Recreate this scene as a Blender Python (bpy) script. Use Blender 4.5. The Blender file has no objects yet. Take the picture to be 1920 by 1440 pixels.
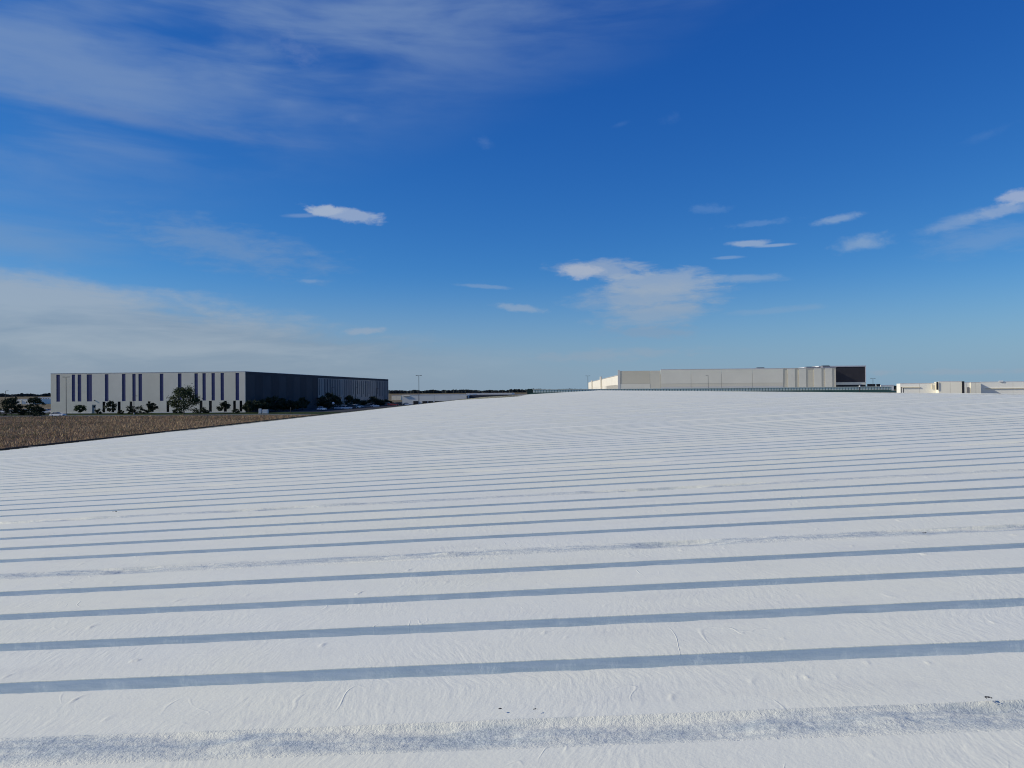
import bpy, bmesh, math, random
import numpy as np
from mathutils import Vector, Matrix

S = bpy.context.scene
C = S.collection
R = math.radians
random.seed(7)
rng = np.random.default_rng(11)

# ------------------------------------------------------------------ camera
EYE = 7.5                      # eye height above the ground
ROOF_EYE = 1.5                 # eye height above the roof sheet
FPX = 1440.0                   # focal length in photo pixels (1920 wide)
YAW, PITCH, ROLL = R(2.7), math.atan(11.6 / FPX), 0.0085
f_ = Vector((-math.sin(YAW) * math.cos(PITCH), math.cos(YAW) * math.cos(PITCH), math.sin(PITCH)))
r0 = Vector((math.cos(YAW), math.sin(YAW), 0))
u0 = r0.cross(f_)
r_ = r0 * math.cos(ROLL) - u0 * math.sin(ROLL)
u_ = u0 * math.cos(ROLL) + r0 * math.sin(ROLL)
CAM = Vector((0, 0, EYE))
cam = bpy.data.cameras.new('camera')
camo = bpy.data.objects.new('camera', cam)
C.objects.link(camo)
cam.sensor_fit = 'HORIZONTAL'
cam.sensor_width = 36.0
cam.lens = 36.0 * FPX / 1920.0
cam.clip_start = 0.05
cam.clip_end = 20000
camo.matrix_world = Matrix(((r_.x, u_.x, -f_.x, CAM.x), (r_.y, u_.y, -f_.y, CAM.y), (r_.z, u_.z, -f_.z, CAM.z), (0, 0, 0, 1)))
S.camera = camo


def ray(px, py):
    return f_ + r_ * ((px - 960) / FPX) - u_ * ((py - 720) / FPX)


# ------------------------------------------------------------------ light
SUN_AZ, SUN_EL = R(-96.0), R(28.5)
sd = Vector((math.sin(SUN_AZ) * math.cos(SUN_EL), math.cos(SUN_AZ) * math.cos(SUN_EL), math.sin(SUN_EL)))
sl = bpy.data.lights.new('sun', 'SUN')
sl.energy = 3.75
sl.angle = R(0.5)
sl.color = (1.0, 0.945, 0.83)
so = bpy.data.objects.new('sun', sl)
so.rotation_euler = sd.to_track_quat('Z', 'Y').to_euler()
so.location = (-60, -20, 60)
C.objects.link(so)
S.view_settings.view_transform = 'Standard'
S.view_settings.look = 'None'
S.view_settings.gamma = 1.0
S.view_settings.exposure = 0.0
S.view_settings.use_curve_mapping = False

# ------------------------------------------------------------------ world: Nishita sky + procedural clouds by direction
W = bpy.data.worlds.new('World')
S.world = W
W.use_nodes = True
W.cycles.sampling_method = 'MANUAL'
W.cycles.sample_map_resolution = 256
S.cycles.filter_width = 1.05
S.cycles.max_bounces = 4
S.cycles.diffuse_bounces = 3
S.cycles.glossy_bounces = 2
wt = W.node_tree
for n in list(wt.nodes):
    wt.nodes.remove(n)


class NT:
    """tiny helper to write node maths"""
    def __init__(s, t):
        s.t = t

    def put(s, sock, v):
        if isinstance(v, bpy.types.NodeSocket):
            s.t.links.new(v, sock)
        else:
            sock.default_value = v

    def m(s, op, a, b=None, c=None, clamp=False):
        n = s.t.nodes.new('ShaderNodeMath')
        n.operation = op
        n.use_clamp = clamp
        for i, v in enumerate((a, b, c)):
            if v is not None:
                s.put(n.inputs[i], v)
        return n.outputs[0]

    def ss(s, v, lo, hi, o0=0.0, o1=1.0, kind='SMOOTHSTEP'):
        n = s.t.nodes.new('ShaderNodeMapRange')
        n.interpolation_type = kind
        s.put(n.inputs['Value'], v)
        s.put(n.inputs['From Min'], lo)
        s.put(n.inputs['From Max'], hi)
        s.put(n.inputs['To Min'], o0)
        s.put(n.inputs['To Max'], o1)
        return n.outputs[0]

    def noise(s, vec, scale, detail=5, rough=0.55, dist=0.0, out='Fac'):
        n = s.t.nodes.new('ShaderNodeTexNoise')
        if vec is not None:
            s.put(n.inputs['Vector'], vec)
        n.inputs['Scale'].default_value = scale
        n.inputs['Detail'].default_value = detail
        n.inputs['Roughness'].default_value = rough
        n.inputs['Distortion'].default_value = dist
        return n.outputs[out]

    def vec(s, x, y, z=0.0):
        n = s.t.nodes.new('ShaderNodeCombineXYZ')
        for i, v in enumerate((x, y, z)):
            s.put(n.inputs[i], v)
        return n.outputs[0]

    def sep(s, v):
        n = s.t.nodes.new('ShaderNodeSeparateXYZ')
        s.put(n.inputs[0], v)
        return n.outputs

    def mix(s, fac, a, b):
        n = s.t.nodes.new('ShaderNodeMix')
        n.data_type = 'RGBA'
        n.clamp_factor = True
        s.put(n.inputs[0], fac)
        s.put(n.inputs[6], a if isinstance(a, bpy.types.NodeSocket) else tuple(a) + (1,) * (4 - len(a)))
        s.put(n.inputs[7], b if isinstance(b, bpy.types.NodeSocket) else tuple(b) + (1,) * (4 - len(b)))
        return n.outputs[2]


w = NT(wt)
sky = wt.nodes.new('ShaderNodeTexSky')
sky.sky_type = 'NISHITA'
sky.sun_disc = False
sky.sun_elevation = SUN_EL
sky.sun_rotation = SUN_AZ
sky.air_density = 1.0
sky.dust_density = 0.5
sky.ozone_density = 2.5
sky.altitude = 1600
SK = 0.1
# deepen the blue the way the phone camera did: one power curve per channel
sp = wt.nodes.new('ShaderNodeSeparateColor')
wt.links.new(sky.outputs[0], sp.inputs[0])


def chan(i, gain, pw):
    v = w.m('MULTIPLY', sp.outputs[i], SK)
    v = w.m('POWER', v, pw)
    return w.m('MULTIPLY', v, gain / SK)


cc = wt.nodes.new('ShaderNodeCombineColor')
for i, (g, pw) in enumerate(((0.80, 1.75), (0.72, 1.12), (0.82, 0.64))):
    wt.links.new(chan(i, g, pw), cc.inputs[i])
skycol = cc.outputs[0]
tcn = wt.nodes.new('ShaderNodeTexCoord')
dx, dy, dz = w.sep(tcn.outputs['Generated'])
DEG = 180 / math.pi
az = w.m('MULTIPLY', w.m('ARCTAN2', dx, dy), DEG)
el = w.m('MULTIPLY', w.m('ARCSINE', w.m('MINIMUM', w.m('MAXIMUM', dz, -1.0), 1.0)), DEG)


def ang(px, py):
    d = ray(px, py).normalized()
    return math.degrees(math.atan2(d.x, d.y)), math.degrees(math.asin(d.z))


# shared noises in angle space
n_str = w.noise(w.vec(w.m('MULTIPLY', az, 0.10), w.m('MULTIPLY', el, 0.55), 3.1), 1.0, 5, 0.6, 0.35)     # long streaks
n_mid = w.noise(w.vec(w.m('MULTIPLY', az, 0.45), w.m('MULTIPLY', el, 1.5), 9.7), 1.0, 5, 0.62, 0.25)     # torn sheets
n_puf = w.noise(w.vec(w.m('MULTIPLY', az, 1.1), w.m('MULTIPLY', el, 1.9), 5.3), 1.0, 5, 0.6, 0.1)        # puffs
n_big = w.noise(w.vec(w.m('MULTIPLY', az, 0.06), w.m('MULTIPLY', el, 0.11), 1.7), 1.0, 3, 0.5, 0.2)      # where the veils are

v_ang = w.vec(az, el, 0.0)


def k(v):
    return tuple(x / SK for x in v)


col = skycol
# pale milky air above the horizon
hz = w.ss(el, -1.0, 9.5, 1.0, 0.0)
hz = w.m('MULTIPLY', w.m('POWER', hz, 1.25), 0.96)
side = w.ss(az, -40, 35)
col = w.mix(hz, col, w.mix(side, k((0.265, 0.335, 0.415)), k((0.21, 0.355, 0.485))))
# high cirrus veil, upper left, with streaky lower fringe
a0, e0 = ang(250, 20)
a1, e1 = ang(1050, 60)
veil = w.ss(w.m('ADD', w.m('MULTIPLY', w.m('SUBTRACT', el, 19.5), 0.09), w.m('MULTIPLY', w.m('SUBTRACT', -8.0, az), 0.030)), -0.30, 0.70)
n_veil = w.noise(w.vec(w.m('MULTIPLY', az, 0.055), w.m('MULTIPLY', el, 0.21), 6.3), 1.0, 4, 0.5, 0.4)
veil = w.m('MULTIPLY', veil, w.ss(w.m('ADD', n_veil, w.m('MULTIPLY', n_str, 0.40)), 0.50, 0.90))
veil = w.m('MULTIPLY', veil, w.ss(el, 60, 35))
col = w.mix(w.m('MULTIPLY', veil, 0.62), col, k((0.215, 0.32, 0.515)))


def blob(px, py, wpx, hpx, rot=0.0, amp=0.8, soft=0.6, kn=1.2, nz=None, colr=None, push=0.0):
    """one cloud at a fixed direction of the sky; sizes in 1/25 degree"""
    global col
    a, e = ang(px, py)
    mp = wt.nodes.new('ShaderNodeMapping')
    mp.vector_type = 'TEXTURE'
    wt.links.new(v_ang, mp.inputs['Vector'])
    mp.inputs['Location'].default_value = (a, e, 0)
    mp.inputs['Rotation'].default_value = (0, 0, R(rot))
    mp.inputs['Scale'].default_value = (wpx * 0.0398, hpx * 0.0398, 1)
    ln = wt.nodes.new('ShaderNodeVectorMath')
    ln.operation = 'LENGTH'
    wt.links.new(mp.outputs[0], ln.inputs[0])
    v = w.m('MULTIPLY_ADD', nz if nz is not None else n_mid, -kn, ln.outputs['Value'])
    c_ = 1.0 + push - 0.5 * kn
    al = w.ss(v, c_ - soft, c_, amp, 0.0)
    colr = colr if colr else (0.50, 0.56, 0.66)
    col = w.mix(al, col, k((colr[0] * 0.72, colr[1] * 0.75, colr[2] * 0.80)))


# grey-white bank low on the left
top = w.m('ADD', w.m('MULTIPLY', w.m('ADD', az, 36.5), -0.155), 8.4)
top = w.m('MAXIMUM', top, 0.5)
bank = w.m('SUBTRACT', top, el)
bank = w.m('MULTIPLY_ADD', w.m('SUBTRACT', n_str, 0.5), 5.0, bank)
bank = w.m('MULTIPLY_ADD', w.m('SUBTRACT', n_puf, 0.5), 1.2, bank)
bank = w.m('MULTIPLY', w.ss(bank, -0.5, 2.0), w.ss(az, 8.0, -24.0))
bank = w.m('MULTIPLY', bank, w.ss(el, -0.5, 4.5, 0.55, 1.0))
col = w.mix(w.m('MULTIPLY', bank, 0.72), col, w.mix(w.ss(w.m('MULTIPLY_ADD', el, 0.045, n_str), 0.45, 0.90), k((0.23, 0.30, 0.39)), k((0.36, 0.415, 0.475))))
col_base = col
# thin veils, mid left
blob(40, 455, 260, 60, 2, 0.42, 1.0, 1.3, n_str, (0.28, 0.42, 0.62))
blob(430, 462, 230, 50, -9, 0.50, 1.0, 1.6, n_mid, (0.27, 0.41, 0.62))
blob(560, 95, 60, 26, -15, 0.15, 1.2, 2.2, n_puf, (0.40, 0.48, 0.70))
blob(300, 232, 300, 22, -3, 0.35, 0.9, 1.6, n_str, (0.22, 0.33, 0.58))
# small cumulus
blob(648, 402, 84, 15, -6, 0.62, 0.50, 1.1, n_puf, (0.55, 0.63, 0.75))
blob(608, 394, 40, 12, 0, 0.60, 0.5, 1.2, n_puf, (0.55, 0.63, 0.75))
blob(570, 404, 45, 5, 4, 0.35, 0.8, 0.8, n_mid, (0.40, 0.52, 0.72))
# broken stratocumulus group, centre right
blob(1135, 505, 115, 24, -2, 0.62, 0.7, 1.7, n_mid, (0.47, 0.55, 0.66))
blob(1090, 508, 46, 18, 0, 0.62, 0.5, 1.3, n_puf, (0.60, 0.64, 0.72))
blob(1240, 530, 135, 30, 0, 0.66, 0.6, 1.3, n_mid, (0.46, 0.55, 0.66))
blob(1215, 556, 150, 30, 2, 0.66, 0.9, 1.3, n_mid, (0.44, 0.53, 0.63), 0.15)
blob(1225, 588, 125, 26, 4, 0.62, 0.9, 1.5, n_mid, (0.42, 0.51, 0.61), 0.15)
blob(1210, 625, 110, 18, 0, 0.40, 0.8, 2.2, n_mid, (0.35, 0.44, 0.56))
blob(1400, 522, 85, 10, -2, 0.45, 0.8, 1.3, n_mid, (0.42, 0.54, 0.68))
blob(1405, 456, 48, 7, 0, 0.62, 0.6, 0.9, n_puf, (0.50, 0.60, 0.74))
blob(1450, 460, 45, 4, 0, 0.55, 0.7, 0.5, n_puf, (0.46, 0.58, 0.74))
blob(1575, 410, 50, 10, 6, 0.50, 0.8, 1.3, n_puf, (0.44, 0.57, 0.74))
blob(1615, 456, 58, 19, 4, 0.52, 0.9, 1.2, n_puf, (0.44, 0.57, 0.72))
blob(1905, 368, 34, 14, 5, 0.70, 0.6, 1.2, n_puf, (0.56, 0.62, 0.76))
blob(1880, 394, 60, 15, 10, 0.55, 0.8, 1.4, n_puf, (0.48, 0.58, 0.74))
blob(1790, 417, 65, 16, 12, 0.45, 0.9, 1.5, n_mid, (0.40, 0.53, 0.72))
blob(1860, 445, 120, 34, 4, 0.32, 1.0, 1.6, n_mid, (0.33, 0.48, 0.70))
blob(975, 578, 62, 9, -6, 0.50, 0.7, 1.3, n_puf, (0.46, 0.55, 0.66))
blob(905, 537, 70, 5, -4, 0.35, 0.8, 1.3, n_puf, (0.40, 0.52, 0.68))
blob(680, 621, 50, 8, 4, 0.45, 0.7, 1.4, n_puf, (0.50, 0.55, 0.62))
blob(585, 527, 30, 5, 2, 0.35, 0.8, 1.3, n_puf, (0.42, 0.53, 0.68))
blob(910, 268, 26, 12, -20, 0.15, 1.2, 1.8, n_puf, (0.30, 0.44, 0.70))
blob(660, 222, 28, 10, 10, 0.125, 1.2, 1.6, n_puf, (0.32, 0.45, 0.70))
blob(540, 198, 34, 11, 4, 0.11, 1.2, 1.6, n_puf, (0.30, 0.42, 0.68))
blob(1258, 222, 26, 12, 10, 0.11, 1.2, 1.8, n_puf, (0.26, 0.42, 0.72))
blob(1165, 232, 26, 6, 14, 0.1, 1.2, 1.4, n_puf, (0.26, 0.42, 0.72))
blob(1330, 392, 50, 10, -2, 0.20, 0.9, 2.0, n_puf, (0.30, 0.47, 0.75))
blob(1420, 420, 80, 7, 2, 0.24, 0.9, 2.0, n_puf, (0.32, 0.48, 0.75))
blob(1365, 483, 36, 4, 0, 0.40, 0.7, 0.8, n_puf, (0.40, 0.54, 0.74))
blob(1850, 252, 50, 9, 16, 0.11, 1.2, 1.8, n_puf, (0.26, 0.42, 0.72))
blob(1440, 583, 130, 8, 2, 0.28, 0.9, 2.0, n_mid, (0.36, 0.50, 0.66))
blob(1150, 665, 220, 14, 1, 0.40, 0.9, 2.2, n_mid, (0.42, 0.49, 0.57))
blob(1800, 697, 130, 6, 0, 0.45, 0.9, 2.0, n_puf, (0.42, 0.50, 0.58))
blob(1655, 698, 40, 6, 0, 0.40, 0.9, 1.8, n_puf, (0.42, 0.50, 0.58))
bg = wt.nodes.new('ShaderNodeBackground')
bg.inputs[1].default_value = SK
wt.links.new(col, bg.inputs[0])
bg0 = wt.nodes.new('ShaderNodeBackground')
bg0.inputs[1].default_value = SK
wt.links.new(col_base, bg0.inputs[0])
# the single clouds all lie in one part of the sky; elsewhere their nodes need not run
inbox = w.m('MULTIPLY', w.m('LESS_THAN', w.m('ABSOLUTE', az), 55.0), w.m('LESS_THAN', el, 31.0))
mx = wt.nodes.new('ShaderNodeMixShader')
wt.links.new(inbox, mx.inputs[0])
wt.links.new(bg0.outputs[0], mx.inputs[1])
wt.links.new(bg.outputs[0], mx.inputs[2])
wo = wt.nodes.new('ShaderNodeOutputWorld')
wt.links.new(mx.outputs[0], wo.inputs[0])

# ------------------------------------------------------------------ helpers
MATS = {}


def mat(name, c, rough=0.8, var=0.0, vs=1.0, metal=0.0, spec=0.3, bump=0.0, bs=10.0, c2=None):
    """procedural paint / concrete / cloth: noise-varied colour, optional fine bump"""
    if name in MATS:
        return MATS[name]
    m = bpy.data.materials.new(name)
    m.use_nodes = True
    t = m.node_tree
    b = t.nodes['Principled BSDF']
    g = NT(t)
    tc = t.nodes.new('ShaderNodeTexCoord')
    ob = tc.outputs['Object']
    if var > 0 or c2:
        n = g.noise(ob, vs, 5, 0.6)
        c_b = c2 if c2 else tuple(min(1, x * (1 + var)) for x in c)
        c_a = c if c2 else tuple(x * (1 - var) for x in c)
        t.links.new(g.mix(g.ss(n, 0.3, 0.7, kind='LINEAR'), c_a, c_b), b.inputs['Base Color'])
    else:
        b.inputs['Base Color'].default_value = tuple(c) + (1,)
    b.inputs['Roughness'].default_value = rough
    b.inputs['Metallic'].default_value = metal
    b.inputs['Specular IOR Level'].default_value = spec
    if bump > 0:
        bn = t.nodes.new('ShaderNodeBump')
        bn.inputs['Strength'].default_value = 1.0
        bn.inputs['Distance'].default_value = bump
        t.links.new(g.noise(ob, bs, 5, 0.6), bn.inputs['Height'])
        t.links.new(bn.outputs[0], b.inputs['Normal'])
    MATS[name] = m
    return m


def box(bm, x0, x1, y0, y1, z0, z1):
    v = [bm.verts.new(p) for p in ((x0, y0, z0), (x1, y0, z0), (x1, y1, z0), (x0, y1, z0),
                                   (x0, y0, z1), (x1, y0, z1), (x1, y1, z1), (x0, y1, z1))]
    for q in ((3, 2, 1, 0), (4, 5, 6, 7), (0, 1, 5, 4), (1, 2, 6, 5), (2, 3, 7, 6), (3, 0, 4, 7)):
        bm.faces.new([v[i] for i in q])


def tube(bm, p0, p1, ra, rb=None, seg=8):
    p0, p1 = Vector(p0), Vector(p1)
    rb = ra if rb is None else rb
    d = (p1 - p0).normalized()
    a = d.orthogonal().normalized()
    b = d.cross(a)
    A, B = [], []
    for i in range(seg):
        t = 2 * math.pi * i / seg
        o = a * math.cos(t) + b * math.sin(t)
        A.append(bm.verts.new(p0 + o * ra))
        B.append(bm.verts.new(p1 + o * rb))
    for i in range(seg):
        j = (i + 1) % seg
        bm.faces.new((A[i], A[j], B[j], B[i]))
    bm.faces.new(A[::-1])
    bm.faces.new(B)


def link(name, data, parent=None, loc=None, rz=0.0):
    o = bpy.data.objects.new(name, data)
    C.objects.link(o)
    if parent:
        o.parent = parent
    if loc is not None:
        o.location = loc
    if rz:
        o.rotation_euler = (0, 0, rz)
    return o


def build(name, bm, m, parent=None, smooth=False, loc=None):
    me = bpy.data.meshes.new(name)
    bm.normal_update()
    bm.to_mesh(me)
    bm.free()
    if m:
        me.materials.append(m)
    if smooth:
        for p in me.polygons:
            p.use_smooth = True
    return link(name, me, parent, loc)


def boxes(name, lst, m, parent=None):
    bm = bmesh.new()
    for b in lst:
        box(bm, *b)
    return build(name, bm, m, parent)


def thing(name, label, cat, loc=(0, 0, 0), rz=0.0, group=None):
    o = link(name, None, None, loc, rz)
    o.empty_display_size = 0.3
    return tag(o, label, cat, group)


def tag(o, label, cat=None, group=None, kind=None):
    if label:
        o['label'] = label
    if cat:
        o['category'] = cat
    if group:
        o['group'] = group
    if kind:
        o['kind'] = kind
    return o


def at(px, D, z=0.0):
    """the point at depth D (metres along the eave) on the bearing of photo column px"""
    d = ray(px, 731)
    t = D / d.y
    return Vector((d.x * t, D, z))


def zat(px, py, D):
    d = ray(px, py)
    return EYE + d.z * D / d.y


def on_line(px, o, u):
    """arc length along the plan line o + s*u hit by photo column px"""
    d = ray(px, 731)
    # d*t = o + s*u
    det = d.x * (-u[1]) + u[0] * d.y
    return (o[1] * d.x - o[0] * d.y) / det if abs(det) > 1e-9 else 0.0


def nmesh(name, V, F, m, parent=None, smooth=False, cols=None, midx=None):
    """mesh from numpy arrays (F: n x 3 or n x 4)"""
    me = bpy.data.meshes.new(name)
    V = np.asarray(V, np.float32)
    F = np.asarray(F, np.int32)
    nf, kf = F.shape
    me.vertices.add(len(V))
    me.vertices.foreach_set('co', V.ravel())
    me.loops.add(nf * kf)
    me.loops.foreach_set('vertex_index', F.ravel())
    me.polygons.add(nf)
    me.polygons.foreach_set('loop_start', np.arange(0, nf * kf, kf, dtype=np.int32))
    me.polygons.foreach_set('loop_total', np.full(nf, kf, np.int32))
    if smooth is not False:
        me.polygons.foreach_set('use_smooth', np.ones(nf, bool) if smooth is True else np.asarray(smooth, bool))
    me.update(calc_edges=True)
    if cols is not None:
        ca = me.color_attributes.new('tint', 'FLOAT_COLOR', 'POINT')
        ca.data.foreach_set('color', np.asarray(cols, np.float32).ravel())
    for q in (m if isinstance(m, (list, tuple)) else [m]):
        me.materials.append(q)
    if midx is not None:
        me.polygons.foreach_set('material_index', np.asarray(midx, np.int32))
    return me


def vnoise(x, y, seed=0):
    xi, yi = np.floor(x).astype(np.int64), np.floor(y).astype(np.int64)
    xf, yf = x - xi, y - yi
    xf, yf = xf * xf * (3 - 2 * xf), yf * yf * (3 - 2 * yf)

    def h(a, b):
        n = (a * 374761393 + b * 668265263 + seed * 974634777) & 0xffffffff
        n = ((n ^ (n >> 13)) * 1274126177) & 0xffffffff
        return ((n ^ (n >> 16)) & 0xffff) / 65535.0
    a, b, c, d = h(xi, yi), h(xi + 1, yi), h(xi, yi + 1), h(xi + 1, yi + 1)
    return (a * (1 - xf) + b * xf) * (1 - yf) + (c * (1 - xf) + d * xf) * yf


def fbm(x, y, seed=0, o=4, g=0.5):
    s, a, t = 0, 1.0, 0
    for i in range(o):
        s = s + a * vnoise(x * 2 ** i, y * 2 ** i, seed + i * 17)
        t += a
        a *= g
    return s / t


# ------------------------------------------------------------------ ground
def ground_material():
    m = bpy.data.materials.new('ground')
    m.use_nodes = True
    t = m.node_tree
    g = NT(t)
    b = t.nodes['Principled BSDF']
    tc = t.nodes.new('ShaderNodeTexCoord')
    n1 = g.noise(tc.outputs['Object'], 0.02, 6, 0.6)
    n2 = g.noise(tc.outputs['Object'], 0.6, 5, 0.6)
    c = g.mix(g.ss(n1, 0.35, 0.65), (0.17, 0.135, 0.085), (0.13, 0.115, 0.066))
    c = g.mix(g.m('MULTIPLY', g.ss(n2, 0.4, 0.7), 0.5), c, (0.13, 0.10, 0.065))
    t.links.new(c, b.inputs['Base Color'])
    b.inputs['Roughness'].default_value = 1.0
    b.inputs['Specular IOR Level'].default_value = 0.05
    return m


bm = bmesh.new()
bmesh.ops.create_grid(bm, x_segments=40, y_segments=40, size=9000)
tag(build('ground', bm, ground_material()), 'flat prairie ground reaching the horizon', kind='structure')

M_lawn = mat('lawn', (0.030, 0.045, 0.016), 1.0, 0.35, 0.3, spec=0.05, bump=0.05, bs=3)
M_asphalt = mat('asphalt', (0.05, 0.05, 0.052), 0.95, 0.15, 0.5, spec=0.1)
M_concrete = mat('concrete', (0.46, 0.44, 0.40), 0.9, 0.1, 0.4)
M_kerb = mat('kerb_concrete', (0.42, 0.41, 0.38), 0.9, 0.1, 0.7)
M_dark = mat('dark_metal', (0.018, 0.018, 0.020), 0.5, spec=0.4)
M_white = mat('white_paint', (0.78, 0.78, 0.76), 0.5, 0.04, 2)
M_black = mat('black_rubber', (0.012, 0.012, 0.012), 0.9)

# ------------------------------------------------------------------ the roof we stand on
SL = 0.050                       # roof slope, falling to the left
XE, XR = -29.0, 22.1             # eave and ridge
PW = 0.765                       # panel width
Y0 = 3.335                        # seam of panel 0
YFAR = 343.0
ZR = EYE - ROOF_EYE              # sheet height under the camera


def roof_material(name, grain=False, shade_tint=False):
    m = bpy.data.materials.new(name)
    m.use_nodes = True
    t = m.node_tree
    g = NT(t)
    b = t.nodes['Principled BSDF']
    ge = t.nodes.new('ShaderNodeNewGeometry')
    P = ge.outputs['Position']
    x, y, z = g.sep(P)
    # wander the brush direction from place to place
    wv = g.noise(P, 1.1, 2, 0.5, out='Color')
    wx, wy, wz = g.sep(wv)
    xs = g.m('MULTIPLY_ADD', g.m('SUBTRACT', wx, 0.5), 0.22, x)
    lean = g.m('MULTIPLY', g.m('SUBTRACT', wy, 0.5), 2.0)
    fr = g.m('MULTIPLY', g.m('SUBTRACT', g.m('FRACT', g.m('DIVIDE', g.m('SUBTRACT', y, Y0), PW)), 0.5), PW)
    xs = g.m('MULTIPLY_ADD', lean, fr, xs)
    brush = g.noise(g.vec(g.m('MULTIPLY', xs, 30), g.m('MULTIPLY', y, 7.5), g.m('MULTIPLY', z, 20)), 1.0, 2, 0.55)
    patch = g.ss(g.noise(P, 0.9, 2, 0.5), 0.36, 0.62)
    peel = g.noise(P, 55, 2, 0.6)
    crawl = g.noise(g.vec(g.m('MULTIPLY', x, 14), g.m('MULTIPLY', y, 9), z), 1.0, 2, 0.6)
    # thin curled ridges where two passes met
    rid = g.noise(g.vec(g.m('MULTIPLY', x, 2.3), g.m('MULTIPLY', y, 1.3), 4.0), 1.0, 2, 0.5, 0.6)
    rid = g.ss(g.m('ABSOLUTE', g.m('SUBTRACT', rid, 0.5)), 0.0, 0.012, 1.0, 0.0)
    rid = g.m('MULTIPLY', rid, g.ss(g.noise(P, 1.7, 2), 0.55, 0.68))
    h = g.m('MULTIPLY', brush, g.m('MULTIPLY_ADD', patch, 0.70, 0.08))
    h = g.m('MULTIPLY_ADD', peel, 0.30, h)
    h = g.m('MULTIPLY_ADD', crawl, 0.45, h)
    h = g.m('MULTIPLY_ADD', rid, 0.4, h)
    bn = t.nodes.new('ShaderNodeBump')
    bn.inputs['Strength'].default_value = 1.0
    bn.inputs['Distance'].default_value = 0.0042
    if grain:      # sprayed sealant over the lumpy laps: grainy, greyer, patchy
        gn = g.noise(P, 75, 4, 0.7)
        h = g.m('MULTIPLY_ADD', gn, 1.3, g.m('MULTIPLY_ADD', g.noise(P, 22, 3, 0.6), 1.6, g.m('MULTIPLY', h, 0.6)))
    t.links.new(h, bn.inputs['Height'])
    t.links.new(bn.outputs[0], b.inputs['Normal'])
    # the coat itself: a little grey and cream where it is thin or scuffed
    n1 = g.noise(P, 0.35, 4, 0.6)
    n2 = g.noise(P, 6.0, 4, 0.65)
    c = g.mix(g.ss(n1, 0.3, 0.7), (0.795, 0.785, 0.665), (0.82, 0.80, 0.64))
    c = g.mix(g.m('MULTIPLY', g.ss(n2, 0.5, 0.75), 0.25), c, (0.68, 0.67, 0.59))
    gr_ = g.noise(g.vec(g.m('MULTIPLY', x, 0.5), g.m('MULTIPLY', y, 1.3), 7.0), 1.0, 5, 0.7)
    c = g.mix(g.m('MULTIPLY', g.ss(gr_, 0.5, 0.72), 0.35), c, (0.66, 0.645, 0.56))
    sp_ = g.ss(g.noise(P, 42, 2, 0.5), 0.755, 0.80)
    c = g.mix(g.m('MULTIPLY', sp_, 0.45), c, (0.35, 0.35, 0.36))
    if shade_tint:  # flutes: bluish shade put into the coat colour
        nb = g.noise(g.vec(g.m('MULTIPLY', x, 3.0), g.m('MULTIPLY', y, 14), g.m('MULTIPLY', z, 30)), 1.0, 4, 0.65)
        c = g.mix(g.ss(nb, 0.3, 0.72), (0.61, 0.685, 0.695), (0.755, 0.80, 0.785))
    if grain:
        pn = g.noise(g.vec(g.m('MULTIPLY', x, 1.6), g.m('MULTIPLY', y, 9), 2.0), 1.0, 4, 0.65)
        pm_ = g.ss(pn, 0.36, 0.60)
        yy = g.m('SUBTRACT', g.m('MULTIPLY', g.m('FRACT', g.m('DIVIDE', g.m('SUBTRACT', y, Y0 - 0.10), 5 * PW)), 5 * PW), 0.10)
        en = g.m('MULTIPLY_ADD', g.m('SUBTRACT', pn, 0.5), 0.22, yy)
        ed = g.m('MULTIPLY', g.ss(en, -0.10, -0.01), g.ss(en, 0.215, 0.13))
        gc = g.mix(g.ss(gn, 0.38, 0.62), (0.40, 0.45, 0.44), (0.60, 0.635, 0.60))
        c = g.mix(g.m('MULTIPLY', g.m('MULTIPLY_ADD', pm_, -0.72, 1.0), ed), c, gc)
    t.links.new(c, b.inputs['Base Color'])
    b.inputs['Roughness'].default_value = 0.55
    b.inputs['Specular IOR Level'].default_value = 0.35
    return m


M_roof = roof_material('white_roof_coating')
M_seal = roof_material('grainy_lap_sealant', True)
M_flute_shade = roof_material('flute_shade_coating', False, True)
roof_b = thing('white_roof_building', 'low building with a huge white coated ribbed metal roof under the camera', 'building', (0, 0, 0))
FW, FD = 0.188, 0.078           # flute width and depth


def flute_profile(fine):
    """(y, z) of one panel: rounded near lip, recessed flute, crisp far lip, wide flat"""
    p = [(0.000, 0.0), (0.010, -0.0012), (0.020, -0.005), (0.029, -0.013), (0.036, -0.026), (0.041, -0.048), (0.046, -0.066), (0.055, -FD),
         (0.12, -FD), (FW + 0.010, -FD), (FW + 0.012, -FD + 0.008), (FW + 0.008, -0.045), (FW + 0.0045, -0.022), (FW + 0.001, -0.005), (FW + 0.0015, -0.0005), (FW + 0.005, 0.0012), (FW + 0.016, 0.0006)]
    n0 = len(p)
    n = 30 if fine else 5
    p += [(FW + 0.016 + (PW - FW - 0.016) * (i + 1) / n, 0.0) for i in range(n)]
    return np.array(p), n0


def filled_profile(fine):
    """a flute filled up with sealant: nearly level, a little low"""
    n = 28 if fine else 9
    t = np.linspace(0, 1, n)
    y = -0.10 + (FW + 0.12) * t
    z = np.interp(t, [0, 0.08, 0.2, 0.5, 0.80, 0.86, 0.92, 1.0], [0.0, -0.002, -0.010, -0.015, -0.018, -0.012, 0.0005, 0.0])
    p = list(zip(y, z))
    n2 = 26 if fine else 5
    p += [(y[-1] + (PW - y[-1]) * (i + 1) / n2, 0.0) for i in range(n2)]
    return np.array(p), n


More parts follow.
